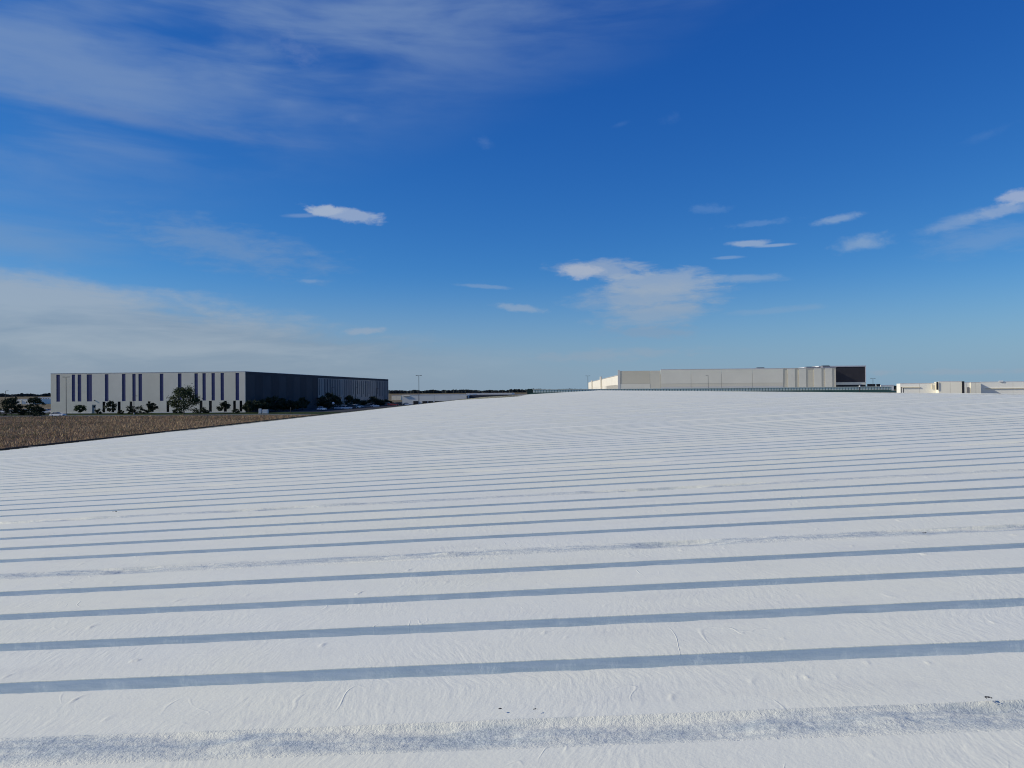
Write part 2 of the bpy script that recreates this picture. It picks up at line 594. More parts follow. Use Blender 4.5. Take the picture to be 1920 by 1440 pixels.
def panel_arrays(k_, xs, fine, seed):
    filled = k_ % 5 == 0
    nxt = (k_ + 1) % 5 == 0
    pr, n0 = filled_profile(fine) if filled else flute_profile(fine)
    Yp, Zp = pr[:, 0].copy(), pr[:, 1]
    st = Yp[n0 - 1]
    end = PW - (0.10 if nxt else 0.0)
    Yp[n0:] = st + (Yp[n0:] - st) * (end - st) / (Yp[-1] - st)
    X, Y = np.meshgrid(xs, Yp, indexing='ij')
    Z = np.broadcast_to(Zp, X.shape).copy()
    J = np.broadcast_to(np.arange(len(Yp))[None, :], X.shape)
    pan = np.clip((Y - st) / 0.10, 0, 1) * np.clip((end - Y) / 0.10, 0, 1) * (J >= n0)      # long edges stay put so panels meet
    if filled:
        t = np.clip((Y + 0.10) / (FW + 0.12), 0, 1)
        win = np.sin(math.pi * t) ** 0.6
        lev = fbm(X * 0.75, X * 0 + seed, seed, 3) - 0.5
        low = np.clip(-lev * 4.0 + 0.15, 0, 1)
        Z = Z * (0.25 + 1.9 * low)
        Z = Z + win * (J < n0) * (np.clip(lev, 0, 1) * 0.035 + (fbm(X * 4, Y * 7, seed + 9, 3) - 0.5) * 0.020 + (fbm(X * 24, Y * 30, seed + 5, 3, 0.6) - 0.5) * 0.009)
        bl = np.clip(fbm(X * 2.1, X * 0 + 4.0, seed + 21, 2) - 0.62, 0, 1) * 0.09
        Z = Z + bl * np.exp(-((Y - 0.05) / 0.06) ** 2) * (J < n0)
    else:
        lip = (J >= 9) & (J < n0)
        wob = (fbm(X * 0.35, X * 0, seed, 2) - 0.5) * 0.010 + (fbm(X * 7, X * 0 + 2.0, seed + 2, 3) - 0.5) * 0.004
        Y = Y + lip * wob
        near = (J > 0) & (J < 7)
        Y = Y + near * ((fbm(X * 6, X * 0 + 9.0, seed + 12, 3) - 0.5) * 0.030 + (fbm(X * 0.4, X * 0, seed + 6, 2) - 0.5) * 0.014)
        Z = Z + lip * (J > 10) * (fbm(X * 1.2, X * 0, seed + 4, 3) - 0.5) * 0.004
    # thick coats over the screw rows leave a raised dab every 3 m
    for xp in np.arange(-24.0, 24, 3.0):
        jit = 0.06 * math.sin(seed * 2.1 + xp)
        Z = Z + ((J >= n0 - 4) & (Y < st + 0.09)) * np.exp(-((X - xp - jit) / 0.05) ** 2) * (0.001 if fine else 0.003)
    Z = Z + pan * (fbm(X * 0.8, Y * 1.6, seed + 7, 3) - 0.5) * 0.012
    if fine:
        # drips, brush clots and curled skins of coating
        r = np.random.default_rng(seed + 900)
        for _ in range(int(12 * (xs[-1] - xs[0]) / 10)):
            cx, cy = r.uniform(xs[0], xs[-1]), r.uniform(st + 0.06, end - 0.04)
            ln, wd, hh, an = r.uniform(0.006, 0.06) ** 1.0, r.uniform(0.005, 0.010), r.uniform(0.003, 0.010), r.normal(math.pi / 2, 0.45)
            dxx, dyy = X - cx, Y - cy
            a = dxx * math.cos(an) + dyy * math.sin(an)
            bb = -dxx * math.sin(an) + dyy * math.cos(an) + 0.25 * a * a / max(ln, 0.02)
            Z = Z + hh * np.exp(-(a / ln) ** 2 - (bb / wd) ** 2)
    Z = Z - 0.055 * np.clip(Y / PW, 0, 1) * np.clip((XE + 0.7 - X) / 0.7, 0, 1)      # panel ends sag a little at the eave
    nx, ny = X.shape
    V = np.stack([X, Y, Z + SL * X], -1).reshape(-1, 3)
    i = np.arange(nx - 1)[:, None] * ny + np.arange(ny - 1)[None, :]
    F = np.stack([i, i + ny, i + ny + 1, i + 1], -1).reshape(-1, 4)
    jf = np.broadcast_to(np.arange(ny - 1)[None, :], (nx - 1, ny - 1)).ravel()
    smooth = np.ones(len(F), bool) if filled else ~((jf >= 7) & (jf < n0 - 1))
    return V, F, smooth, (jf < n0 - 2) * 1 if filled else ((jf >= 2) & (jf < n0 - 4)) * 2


NEAR = 15
xs_mid = np.concatenate([np.arange(XE, -13, 0.75), np.arange(-13, 13, 0.25), np.arange(13, XR, 0.75), [XR]])
xs_far = np.concatenate([np.arange(XE, XR, 1.5), [XR]])
shared = {}
for kk in range(-1, 299):
    yk = Y0 + kk * PW
    if kk < NEAR:
        lim = 0.72 * (yk + PW) + 0.8
        step = 0.0105 + 0.0008 * max(kk, 0)
        xs = np.concatenate([np.arange(XE, -lim, 0.6), np.arange(-lim, lim, step), np.arange(lim, XR, 0.6), [XR]])
        V, F, sm_, mi_ = panel_arrays(kk, xs, True, kk + 40)
        me = nmesh('roof_panel', V, F, [M_roof, M_seal, M_flute_shade], smooth=sm_, midx=mi_)
    else:
        far = kk > 70
        key = (far, kk % 20)
        if key not in shared:
            V, F, sm_, mi_ = panel_arrays(kk, xs_far if far else xs_mid, False, kk + 40)
            shared[key] = nmesh('roof_panel', V, F, [M_roof, M_seal, M_flute_shade], smooth=sm_, midx=mi_)
        me = shared[key]
    o = link('roof_panel', me, roof_b, (0, yk, ZR))
# the panels beyond, too thin to tell apart, and those behind the camera: one sheet of ribs
VV, FF, MM, base = [], [], [], 0
for kk in list(range(-24, -1)) + list(range(299, int((YFAR - Y0) / PW))):
    V, F, sm_, mi_ = panel_arrays(kk, np.array([XE, -8, 0, 8, XR]), False, kk % 20 + 40)
    V = V + np.array([0, Y0 + kk * PW, ZR])
    VV.append(V)
    MM.append(mi_)
    FF.append(F + base)
    base += len(V)
o = link('roof_panels_beyond', nmesh('roof_panels_beyond', np.concatenate(VV), np.concatenate(FF), [M_roof, M_seal, M_flute_shade], smooth=True, midx=np.concatenate(MM)), roof_b)
o['kind'] = 'stuff'
YB = Y0 - 24 * PW
ZE, ZRG = ZR + SL * XE, ZR + SL * XR
# ridge cap and the far slope
bm = bmesh.new()
v = [bm.verts.new(p) for p in ((XR, YB, ZRG), (XR + 50, YB, ZRG - 50 * SL), (XR + 50, YFAR, ZRG - 50 * SL), (XR, YFAR, ZRG))]
bm.faces.new(v)
build('roof_far_slope', bm, M_roof, roof_b)
bm = bmesh.new()
n = 60
for i in range(n):
    ya, yb = YB + (YFAR - YB) * i / n, YB + (YFAR - YB) * (i + 1) / n - 0.02
    dz0 = 0.01 * random.random()
    pts = [(XR - 0.22, 0.006 - 0.22 * SL), (XR, 0.024 + dz0), (XR + 0.22, 0.006 - 0.22 * SL)]
    A = [bm.verts.new((p[0], ya, ZRG + p[1])) for p in pts]
    B = [bm.verts.new((p[0], yb, ZRG + p[1])) for p in pts]
    bm.faces.new((A[0], A[1], B[1], B[0]))
    bm.faces.new((A[1], A[2], B[2], B[1]))
build('ridge_cap', bm, M_roof, roof_b)
M_gut = mat('dark_gutter', (0.016, 0.016, 0.018), 0.6, 0.2, 2)
boxes('gutter', [(XE - 0.34, XE - 0.31, YB, YFAR, ZE - 0.20, ZE + 0.055), (XE - 0.31, XE + 0.02, YB, YFAR, ZE - 0.20, ZE - 0.16)], M_gut, roof_b)
M_sid = mat('beige_siding', (0.45, 0.42, 0.36), 0.7, 0.06, 0.5)
boxes('wall', [(XE + 0.05, XE + 0.25, YB + 0.3, YFAR - 0.1, 0, ZE - 0.02), (XR + 49.6, XR + 49.8, YB + 0.3, YFAR - 0.1, 0, ZE - 0.05)], M_sid, roof_b)
bm = bmesh.new()
for yy in (YB + 0.1, YFAR - 0.1):
    v = [bm.verts.new(p) for p in ((XE + 0.06, yy, 0), (XR + 49.7, yy, 0), (XR + 49.7, yy, ZRG - 50 * SL - 0.03), (XR, yy, ZRG - 0.03), (XE + 0.06, yy, ZE - 0.03))]
    bm.faces.new(v)
build('gable_wall', bm, M_sid, roof_b)


def roof_pt(px, py):
    d = ray(px, py)
    # EYE + d.z t = ZR + SL d.x t
    t = ROOF_EYE / (SL * d.x - d.z)
    return Vector((d.x * t, d.y * t, ZR + SL * d.x * t))


# bits of dark grit lying on the coat
def grit(px, py, size, label, n=7):
    p = roof_pt(px, py)
    bm = bmesh.new()
    for i in range(n):
        c = Vector((random.gauss(0, size * 0.5), random.gauss(0, size * 0.3), size * 0.25))
        mtx = Matrix.Translation(c) @ Matrix.Rotation(random.random() * 6, 4, 'Z') @ Matrix.Diagonal((random.uniform(0.5, 1.2), random.uniform(0.3, 0.8), random.uniform(0.3, 0.7), 1))
        bmesh.ops.create_icosphere(bm, subdivisions=1, radius=size * 0.35, matrix=mtx)
    tag(build('debris', bm, M_dark, loc=p + Vector((0, 0, 0.02))), label, 'debris', 'grit lying on the roof')


grit(1853, 1317, 0.014, 'small black clump of debris on the white roof at the right edge of the nearest lumpy seam', 10)
grit(938, 1338, 0.012, 'scatter of black grit at the middle of the nearest lumpy roof seam', 9)
grit(1003, 1338, 0.010, 'black grit specks just right of centre along the nearest lumpy seam', 8)
grit(216, 962, 0.030, 'small dark scrap lying on the third lumpy seam at the left', 6)
grit(1735, 1004, 0.018, 'dark flecks in front of the second lumpy seam at the right', 8)

# ------------------------------------------------------------------ lawns, road, parking
def sheet(name, pts, m, z, label):
    bm = bmesh.new()
    bm.faces.new([bm.verts.new((p[0], p[1], z)) for p in pts])
    if bm.faces[:][0].normal.z < 0:
        bm.normal_update()
    bmesh.ops.recalc_face_normals(bm, faces=bm.faces)
    return tag(build(name, bm, m), label, kind='structure')


D_W = 284.0                                            # depth of the striped warehouse front
TH = R(2.0)
cor = at(460, D_W)
wu = Vector((math.cos(TH), -math.sin(TH), 0))          # along its front, to the right
wv_ = Vector((math.sin(TH), math.cos(TH), 0))          # into the depth


def wl(x, y):
    return cor + wu * x + wv_ * y


sheet('lawn', [wl(-190, -30), wl(60, -30), wl(60, -0.2), wl(-190, -0.2)], M_lawn, 0.02, 'mown green lawn strip before the striped warehouse')
sheet('road', [wl(-260, -39.5), wl(36, -39.5), wl(36, -31), wl(-260, -31)], M_asphalt, 0.03, 'narrow asphalt road between prairie and lawn')
boxes_k = boxes('kerb', [(-260, 36, -30.95, -30.75, 0, 0.15)], M_kerb)
boxes_k.location = cor
boxes_k.rotation_euler = (0, 0, -TH)
tag(boxes_k, 'concrete kerb along the lawn', kind='structure')
sheet('parking_lot', [wl(4, -0.1), wl(70, -0.1), wl(70, 330), wl(4, 330)], M_asphalt, 0.024, 'asphalt parking lot along the dark side of the striped warehouse')
sheet('parking_lot', [wl(-190, 0.2), wl(-75, 0.2), wl(-75, 60), wl(-190, 60)], M_asphalt, 0.028, 'asphalt parking lot left of the striped warehouse')

# ------------------------------------------------------------------ dry grass
def grass_material():
    m = bpy.data.materials.new('dry_grass')
    m.use_nodes = True
    t = m.node_tree
    b = t.nodes['Principled BSDF']
    a = t.nodes.new('ShaderNodeVertexColor')
    a.layer_name = 'tint'
    t.links.new(a.outputs[0], b.inputs['Base Color'])
    b.inputs['Roughness'].default_value = 1.0
    b.inputs['Specular IOR Level'].default_value = 0.05
    return m


def tufts(n):
    # spread over the wedge between roof edge and road, denser near
    D = 60 + (244 - 60) * rng.random(n)
    fx = rng.random(n)
    X = -0.80 * D + fx * (0.60 * D + 8)
    ok = X < XE - 3
    X, D = X[ok], D[ok]
    # stay in front of the road
    s = (X - cor.x) * wv_.x + (D - cor.y) * wv_.y
    ok = s < -40
    X, D = X[ok], D[ok]
    nn = len(X)
    cl = fbm(X * 0.05, D * 0.05, 3, 4)
    cl2 = fbm(X * 0.35, D * 0.35, 8, 3)
    H = (0.25 + 0.75 * cl2) * (0.45 + 0.6 * rng.random(nn)) * np.clip((-40 - s[ok]) / 12, 0.25, 1)
    V = np.zeros((nn, 3, 3, 3), np.float32)
    for b in range(3):
        an = rng.random(nn) * 2 * math.pi
        ox, oy = rng.normal(0, 0.16, nn), rng.normal(0, 0.16, nn)
        wd = 0.06 + 0.08 * rng.random(nn)
        h = H * (0.6 + 0.6 * rng.random(nn))
        lx, ly = rng.normal(0.05, 0.18, nn), rng.normal(0, 0.18, nn)
        V[:, b, 0] = np.stack([X + ox - np.cos(an) * wd, D + oy - np.sin(an) * wd, np.zeros(nn)], -1)
        V[:, b, 1] = np.stack([X + ox + np.cos(an) * wd, D + oy + np.sin(an) * wd, np.zeros(nn)], -1)
        V[:, b, 2] = np.stack([X + ox + lx, D + oy + ly, h], -1)
    pal = np.array([[0.46, 0.335, 0.205], [0.33, 0.21, 0.14], [0.46, 0.35, 0.22], [0.20, 0.19, 0.09]])
    ci = np.clip((cl * 2.2 - 0.6 + rng.normal(0, 0.25, nn)), 0, 0.999)
    wgt = rng.random(nn)
    c = pal[0] * (1 - ci[:, None]) + pal[1] * ci[:, None]
    c = np.where((wgt > 0.72)[:, None], pal[2], c)
    c = np.where((wgt < 0.10 + 0.15 * (cl > 0.55))[:, None], pal[3], c)
    c *= (0.75 + 0.5 * rng.random(nn))[:, None]
    c = np.repeat(c, 9, 0)
    cols = np.concatenate([c, np.ones((len(c), 1))], 1)
    return V.reshape(-1, 3), np.arange(nn * 9).reshape(-1, 3), cols


V, F, cols = tufts(150000)
tag(link('prairie_grass', nmesh('prairie_grass', V, F, grass_material(), cols=cols)), 'tall dry brown prairie grass beyond the white roof edge', 'grass', kind='stuff')


# ------------------------------------------------------------------ building kit
def pane_cells(bm, a0, a1, z0, z1, d0, d1, openings, side=False):
    """wall slab with rectangular holes, cut into cells; side=True runs it along y"""
    xs = sorted({a0, a1} | {min(max(v, a0), a1) for o in openings for v in o[:2]})
    zs = sorted({z0, z1} | {min(max(v, z0), z1) for o in openings for v in o[2:]})
    for i in range(len(xs) - 1):
        for j in range(len(zs) - 1):
            xc, zc = (xs[i] + xs[i + 1]) / 2, (zs[j] + zs[j + 1]) / 2
            if any(o[0] < xc < o[1] and o[2] < zc < o[3] for o in openings):
                continue
            if side:
                box(bm, d0, d1, xs[i], xs[i + 1], zs[j], zs[j + 1])
            else:
                box(bm, xs[i], xs[i + 1], d0, d1, zs[j], zs[j + 1])


def wall_panel(parent, a0, a1, z0, z1, d0, d1, openings, m, side=False, gap=0.03):
    bm = bmesh.new()
    pane_cells(bm, a0 + gap, a1 - gap, z0, z1, d0, d1, openings, side)
    return build('wall_panel', bm, m, parent)


# ------------------------------------------------------------------ striped warehouse on the left
M_wh = mat('tilt_up_paint', (0.82, 0.78, 0.65), 0.85, 0.05, 0.25)
M_wh2 = mat('tilt_up_paint_dull', (0.79, 0.745, 0.60), 0.85, 0.05, 0.25)
M_blue = mat('blue_stripe', (0.034, 0.044, 0.15), 0.45, 0.15, 0.8, spec=0.5)
M_glass = mat('dark_glass', (0.006, 0.007, 0.009), 0.15, spec=0.5)
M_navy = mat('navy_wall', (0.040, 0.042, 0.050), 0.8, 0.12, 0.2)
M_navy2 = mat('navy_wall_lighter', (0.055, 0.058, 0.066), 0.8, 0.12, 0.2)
M_grey = mat('grey_wall', (0.24, 0.23, 0.22), 0.85, 0.10, 0.2)
M_grey2 = mat('grey_wall_lighter', (0.31, 0.30, 0.28), 0.85, 0.10, 0.2)
M_cop = mat('coping', (0.70, 0.70, 0.70), 0.5, 0.05, 0.5)
M_core = mat('wall_core', (0.10, 0.10, 0.10), 0.9)
M_door = mat('door_paint', (0.30, 0.33, 0.32), 0.6, 0.05, 1)
M_roofm = mat('roof_membrane', (0.55, 0.55, 0.54), 0.9, 0.08, 0.1)

HW = zat(300, 699, D_W + 6)                             # warehouse height
WL = -on_line(95, (cor.x, cor.y), (-wu.x, -wu.y))       # left end (negative)
LEN = 222.0
wh = thing('striped_warehouse', 'pale grey warehouse with tall dark blue stripes and a dark long side', 'warehouse', cor, -TH)


def fx(px):
    return -on_line(px, (cor.x, cor.y), (-wu.x, -wu.y))


def fz(px, py):
    s = fx(px)
    p = wl(s, 0)
    return zat(px, py, p.y)


boxes('wall_core', [(WL + 0.3, -0.3, 0.25, LEN - 0.3, 0, HW - 0.3)], M_core, wh)
boxes('roof', [(WL + 0.35, -0.35, 0.3, LEN - 0.35, HW - 0.3, HW - 0.2)], M_roofm, wh)
stripes = [(a - 0.4, b + 0.4) for a, b in [(106, 112), (135, 140.5), (146, 152), (163, 172), (197, 203), (229, 235), (248.5, 254), (260, 266), (300, 306), (334, 340),
           (365, 370.5), (380, 385.5), (397, 402.5), (414, 419.5), (442, 448)]]
lows = [(192, 197), (209, 214), (220.5, 226), (243, 248), (277, 282), (312, 317), (374, 379.5), (391.5, 397), (420, 425), (437, 442), (449, 454)]
zs0, zs1 = fz(300, 751.7), HW - 0.45
zl0, zl1 = fz(300, 773.3), fz(300, 752.3)
ops = [(fx(a), fx(b), zs0, zs1) for a, b in stripes] + [(fx(a), fx(b), zl0, zl1) for a, b in lows]
door = (fx(172.4), fx(180), 0.0, 3.3)
ops.append(door)
joints = [95, 163, 229, 300, 371, 442, 460]
jx = [WL] + [fx(j) - 0.02 for j in joints[1:-1]] + [0.0]
for i in range(len(jx) - 1):
    wall_panel(wh, jx[i], jx[i + 1], 0.0, HW, 0.0, 0.24, ops, M_wh if i % 2 else M_wh2)
for a, b in stripes:
    boxes('blue_stripe', [(fx(a), fx(b), 0.10, 0.2, zs0, zs1)], M_blue, wh)
for a, b in lows:
    wn = boxes('window', [(fx(a), fx(b), 0.16, 0.2, zl0, zl1)], M_glass, wh)
    boxes('mullion', [(fx(a), fx(b), 0.12, 0.157, zl0 + (zl1 - zl0) * q - 0.04, zl0 + (zl1 - zl0) * q + 0.04) for q in (0.33, 0.66)], M_dark, wn)
dr = boxes('door', [(door[0] + 0.05, door[1] - 0.05, 0.12, 0.2, 0.02, 3.2)], M_door, wh)
boxes('pane', [(door[0] + 0.5, door[1] - 0.5, 0.10, 0.118, 2.2, 2.9)], M_glass, dr)
boxes('wall_lamp', [(fx(176.8), fx(178.2), -0.25, -0.003, fz(177, 751.4), fz(177, 750))], M_dark, wh)
boxes('base_course', [(WL - 0.03, fx(172) - 0.05, -0.06, -0.004, 0.0, 0.32), (fx(180.4) + 0.05, 0.02, -0.06, -0.004, 0.0, 0.32)], M_cop, wh)
boxes('coping', [(WL - 0.05, 0.05, -0.05, 0.40, HW + 0.003, HW + 0.12), (-0.40, 0.05, 0.403, LEN, HW + 0.003, HW + 0.12), (WL - 0.05, WL + 0.35, 0.403, LEN, HW + 0.003, HW + 0.12)], M_cop, wh)
# the long side, in panels of about eight metres
ysplit = 75.0
y = 0.27
i = 0
while y < LEN - 1:
    y1 = min(y + 8.2, LEN)
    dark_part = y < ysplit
    opn = []
    r = random.Random(i)
    if not dark_part:
        for q in range(2):
            a = y + 1.0 + q * 3.9 + r.uniform(-0.4, 0.4)
            opn.append((a, a + r.choice((0.9, 1.2, 1.6)), HW * r.choice((0.28, 0.38, 0.0)), HW - 1.6))
    zt = HW - 1.15
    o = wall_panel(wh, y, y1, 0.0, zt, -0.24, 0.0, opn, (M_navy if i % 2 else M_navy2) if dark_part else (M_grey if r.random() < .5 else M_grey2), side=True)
    for q in opn:
        wn = boxes('window_strip', [(-0.2, -0.08, q[0], q[1], q[2], q[3])], M_navy2, wh)
    y = y1
    i += 1
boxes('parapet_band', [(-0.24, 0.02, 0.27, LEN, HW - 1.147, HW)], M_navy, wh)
boxes('entrance_canopy', [(0.003, 3.0, 80, 110, 4.2, 4.7), (2.7, 2.9, 82, 82.2, 0, 4.2), (2.7, 2.9, 108, 108.2, 0, 4.2), (2.7, 2.9, 95, 95.2, 0, 4.2)], M_dark, wh)
wall_panel(wh, 0.3, LEN, 0.0, HW, WL + 0.0, WL + 0.24, [], M_wh2, side=True)
wall_panel(wh, WL, 0.0, 0.0, HW, LEN + 0.003, LEN + 0.24, [], M_wh2)

# ------------------------------------------------------------------ beige warehouse on the right
D_B = 420.0
TB = R(0.75)
cb = at(1160, D_B)
bu = (math.cos(TB), -math.sin(TB))


def bx_(px):
    return on_line(px, (cb.x, cb.y), bu)


def bz(px, py, back=0.0):
    s = bx_(px)
    return zat(px, py, cb.y + bu[1] * s + back)


M_bounce = mat('pale_bounce_sheet', (0.58, 0.55, 0.49), 0.9, 0.08, 0.1)
sheet('warehouse_bounce_sheet', [(cb.x - 60, 374), (cb.x + 320, 374), (cb.x + 320, 419.0), (cb.x - 60, 419.0)], M_bounce, 0.02, 'added unseen pale sheet bouncing sunlight onto the beige warehouse front')  # unseen sheet, added to bounce sunlight onto the beige front
sheet('cream_bounce_sheet', [(112, 232), (320, 232), (320, 292), (112, 292)], M_bounce, 0.02, 'added unseen pale sheet brightening the low cream buildings at right')  # added out of sight to reflect light onto the low fronts
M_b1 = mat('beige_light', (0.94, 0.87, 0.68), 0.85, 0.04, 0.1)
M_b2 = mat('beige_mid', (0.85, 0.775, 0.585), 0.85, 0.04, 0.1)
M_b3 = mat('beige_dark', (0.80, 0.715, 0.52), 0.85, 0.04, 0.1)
M_b0 = mat('cream', (0.78, 0.74, 0.64), 0.85, 0.04, 0.1)
M_scr = mat('dark_screen', (0.055, 0.050, 0.052), 0.8, 0.1, 0.3)
be = thing('beige_warehouse', 'very long beige concrete warehouse with a dark boxy end behind the white roof', 'warehouse', cb, -TB)
BX1 = bx_(1568)
HB = bz(1400, 691.5)
boxes('wall_core', [(0.4, BX1 - 0.3, 0.3, 420, 0, HB - 2.6)], M_core, be)
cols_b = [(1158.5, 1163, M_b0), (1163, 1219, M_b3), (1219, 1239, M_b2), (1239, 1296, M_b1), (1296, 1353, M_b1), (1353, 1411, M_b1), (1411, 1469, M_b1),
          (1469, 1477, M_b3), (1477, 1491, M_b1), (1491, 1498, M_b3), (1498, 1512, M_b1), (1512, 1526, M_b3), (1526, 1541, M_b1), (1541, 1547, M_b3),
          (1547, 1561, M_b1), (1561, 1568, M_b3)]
zb1, zb2, zb3 = bz(1350, 718.5), bz(1350, 724.3), bz(1200, 719.5)
for i, (a, b, m_) in enumerate(cols_b):
    xa, xb = bx_(a), bx_(b)
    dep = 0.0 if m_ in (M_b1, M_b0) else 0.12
    zt = HB - (0.5 if i in (1, 2) else 0.0)
    if i == 1:
        wall_panel(be, xa, xb, zb3 + 0.05, zt, dep, 0.3, [], m_)
        wall_panel(be, xa, xb, 0, zb3, dep - 0.05, 0.3, [], M_b1)
    elif 3 <= i <= 6:
        wall_panel(be, xa, xb, zb1, zt, dep, 0.3, [], m_, gap=0.06)
        boxes('painted_band', [(xa + 0.06, xb - 0.06, dep + 0.04, 0.3, zb2, zb1 - 0.02)], M_b2, be)
        boxes('base_course', [(xa + 0.06, xb - 0.06, dep - 0.03, 0.3, 0, zb2 - 0.02)], M_b0, be)
    else:
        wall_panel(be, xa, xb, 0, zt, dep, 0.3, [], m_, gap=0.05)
boxes('coping', [(bx_(1239), BX1, -0.06, 0.35, HB + 0.004, HB + 0.22)], M_cop, be)
# long lit left side with piers and small windows
zsd = zat(1157, 704, D_B)
yy = 1.2
i = 0
while yy < 420:
    y1 = min(yy + 17.5, 420)
    opn = [(yy + 2.0 + q * 4.2, yy + 4.6 + q * 4.2, bz(1157, 731), bz(1157, 721.5)) for q in range(4)] if i < 6 else [(yy + 8, yy + 10.0, bz(1157, 731), bz(1157, 722))]
    wall_panel(be, yy, y1, 0, zsd, 0.0, 0.35, opn, M_b0, side=True)
    for q in opn:
        boxes('window', [(0.2, 0.3, q[0], q[1], q[2], q[3])], M_glass, be)
    yy = y1
    i += 1


def depth_for(px):
    """local y on the left side seen at photo column px"""
    return on_line(px, (cb.x, cb.y), (math.sin(TB), math.cos(TB)))


for px, pt, wdt in ((1129, 706, 9.0), (1111.5, 713.5, 12.0)):
    yd = depth_for(px)
    boxes('pier', [(-1.2, -0.003, yd, yd + wdt, 0, zat(px, pt, cb.y + yd))], M_b0, be)
boxes('corner_return', [(-0.25, 0.4, 0.303, 1.2, 0, HB - 0.6)], M_scr, be)
boxes('roof', [(0.4, BX1 - 0.3, 0.35, 420, HB - 2.6, HB - 2.4)], M_roofm, be)
# dark recessed end box
ye = 9.0
xa, xb = bx_(1546), on_line(1624, (cb.x + math.sin(TB) * ye, cb.y + math.cos(TB) * ye), bu)
HX = zat(1590, 685.5, cb.y + ye + bu[1] * xb)
zlo = zat(1590, 716.5, cb.y + ye)
boxes('dark_end_box', [(xa + 0.6, xb - 0.4, ye, ye + 60, zlo, HX - 0.6)], M_scr, be)
boxes('coping', [(xa, xb, ye - 0.15, ye + 60, HX - 0.597, HX), (xb - 0.397, xb, ye - 0.15, ye + 60, zlo, HX - 0.6)], M_cop, be)
boxes('light_band', [(BX1 + 0.3, xb, ye + 0.1, ye + 59, zat(1590, 721.5, cb.y + ye), zlo - 0.02)], M_b1, be)
boxes('dock_recess', [(BX1 + 0.3, xb, ye + 0.6, ye + 58, 0, zat(1590, 721.6, cb.y + ye))], M_dark, be)
for (a, b, pt, lab) in ((1424, 1439, 689.5, 'l'), (1518, 1536, 688.0, 'r'), (1549, 1563, 685.8, 'm')):
    bb = boxes('rooftop_unit', [(bx_(a), bx_(b), 5.0, 8.4, HB - 2.4, zat(a, pt, cb.y + 5))], mat('unit_grey', (0.22, 0.22, 0.24), 0.6, 0.1, 0.5), be)
    boxes('lid', [(bx_(a) + 0.3, bx_(b) - 0.3, 5.3, 8.0, zat(a, pt, cb.y + 5) + 0.003, zat(a, pt, cb.y + 5) + 0.15)], M_dark, bb)

# ------------------------------------------------------------------ long low building with green roof and pale fins, between the two
D_G = 352.0
cg = at(986, D_G)
gx1 = at(1700, D_G).x - cg.x
M_grn = mat('green_roof', (0.020, 0.055, 0.045), 0.7, 0.15, 0.2)
M_fin = mat('pale_green_panel', (0.93, 0.95, 0.78), 0.5, 0.05, 0.5)
M_fin2 = mat('fin_gap', (0.58, 0.66, 0.52), 0.5, 0.05, 0.5)
gb = thing('green_roofed_shed', 'very long low shed with dark green roof and pale ribbed clerestory beyond the roof ridge', 'building', cg)
zg0, zg1, zg2 = EYE - 2.3, EYE - 1.45, EYE + 0.25
bm = bmesh.new()
x0, x1, q = 0.0, gx1, 3.0
v = [bm.verts.new(p) for p in ((x0, 0, zg0), (x1, 0, zg0), (x1 - 8, q, zg1 + 0.25), (x0 + 3, q, zg1 + 0.25), (x0, 20, zg0), (x1, 20, zg0), (x1 - 8, 17, zg1 + 0.25), (x0 + 3, 17, zg1 + 0.25))]
for f in ((0, 1, 2, 3), (1, 5, 6, 2), (5, 4, 7, 6), (4, 0, 3, 7)):
    bm.faces.new([v[i] for i in f])
build('roof', bm, M_grn, gb)
boxes('wall', [(x0 + 0.5, x1 - 0.5, 0.5, 19.5, 0, zg0 - 0.003)], M_fin2, gb)
cw0, cw1 = 3.2, at(1678, D_G).x - cg.x
boxes('clerestory_wall', [(cw0, cw1, q + 0.4, 16.5, zg1, zg2 - 0.25)], M_fin2, gb)
fin = None
x = cw0
while x < cw1 - 0.5:
    if fin is None:
        bm = bmesh.new()
        box(bm, 0, 0.82, q + 0.22, q + 0.397, zg1 + 0.26, zg2 - 0.3)
        fin = build('clerestory_panel', bm, M_fin, gb, loc=(x, 0, 0))
    else:
        o = fin.copy()
        C.objects.link(o)
        o.location = (x, 0, 0)
    x += 1.28
boxes('clerestory_roof', [(cw0 - 0.2, cw1 + 0.2, q + 0.1, 16.8, zg2 - 0.247, zg2)], M_fin, gb)
boxes('vent_hood', [(0.5, 3.0, 3.3, 7.0, zg1 - 0.5, zg2 + 0.1)], M_grn, gb)

# ------------------------------------------------------------------ low pale buildings at far right
M_pale = mat('pale_block', (0.90, 0.87, 0.76), 0.85, 0.04, 0.15)
M_pale2 = mat('pale_block_tan', (0.86, 0.81, 0.66), 0.85, 0.04, 0.15)


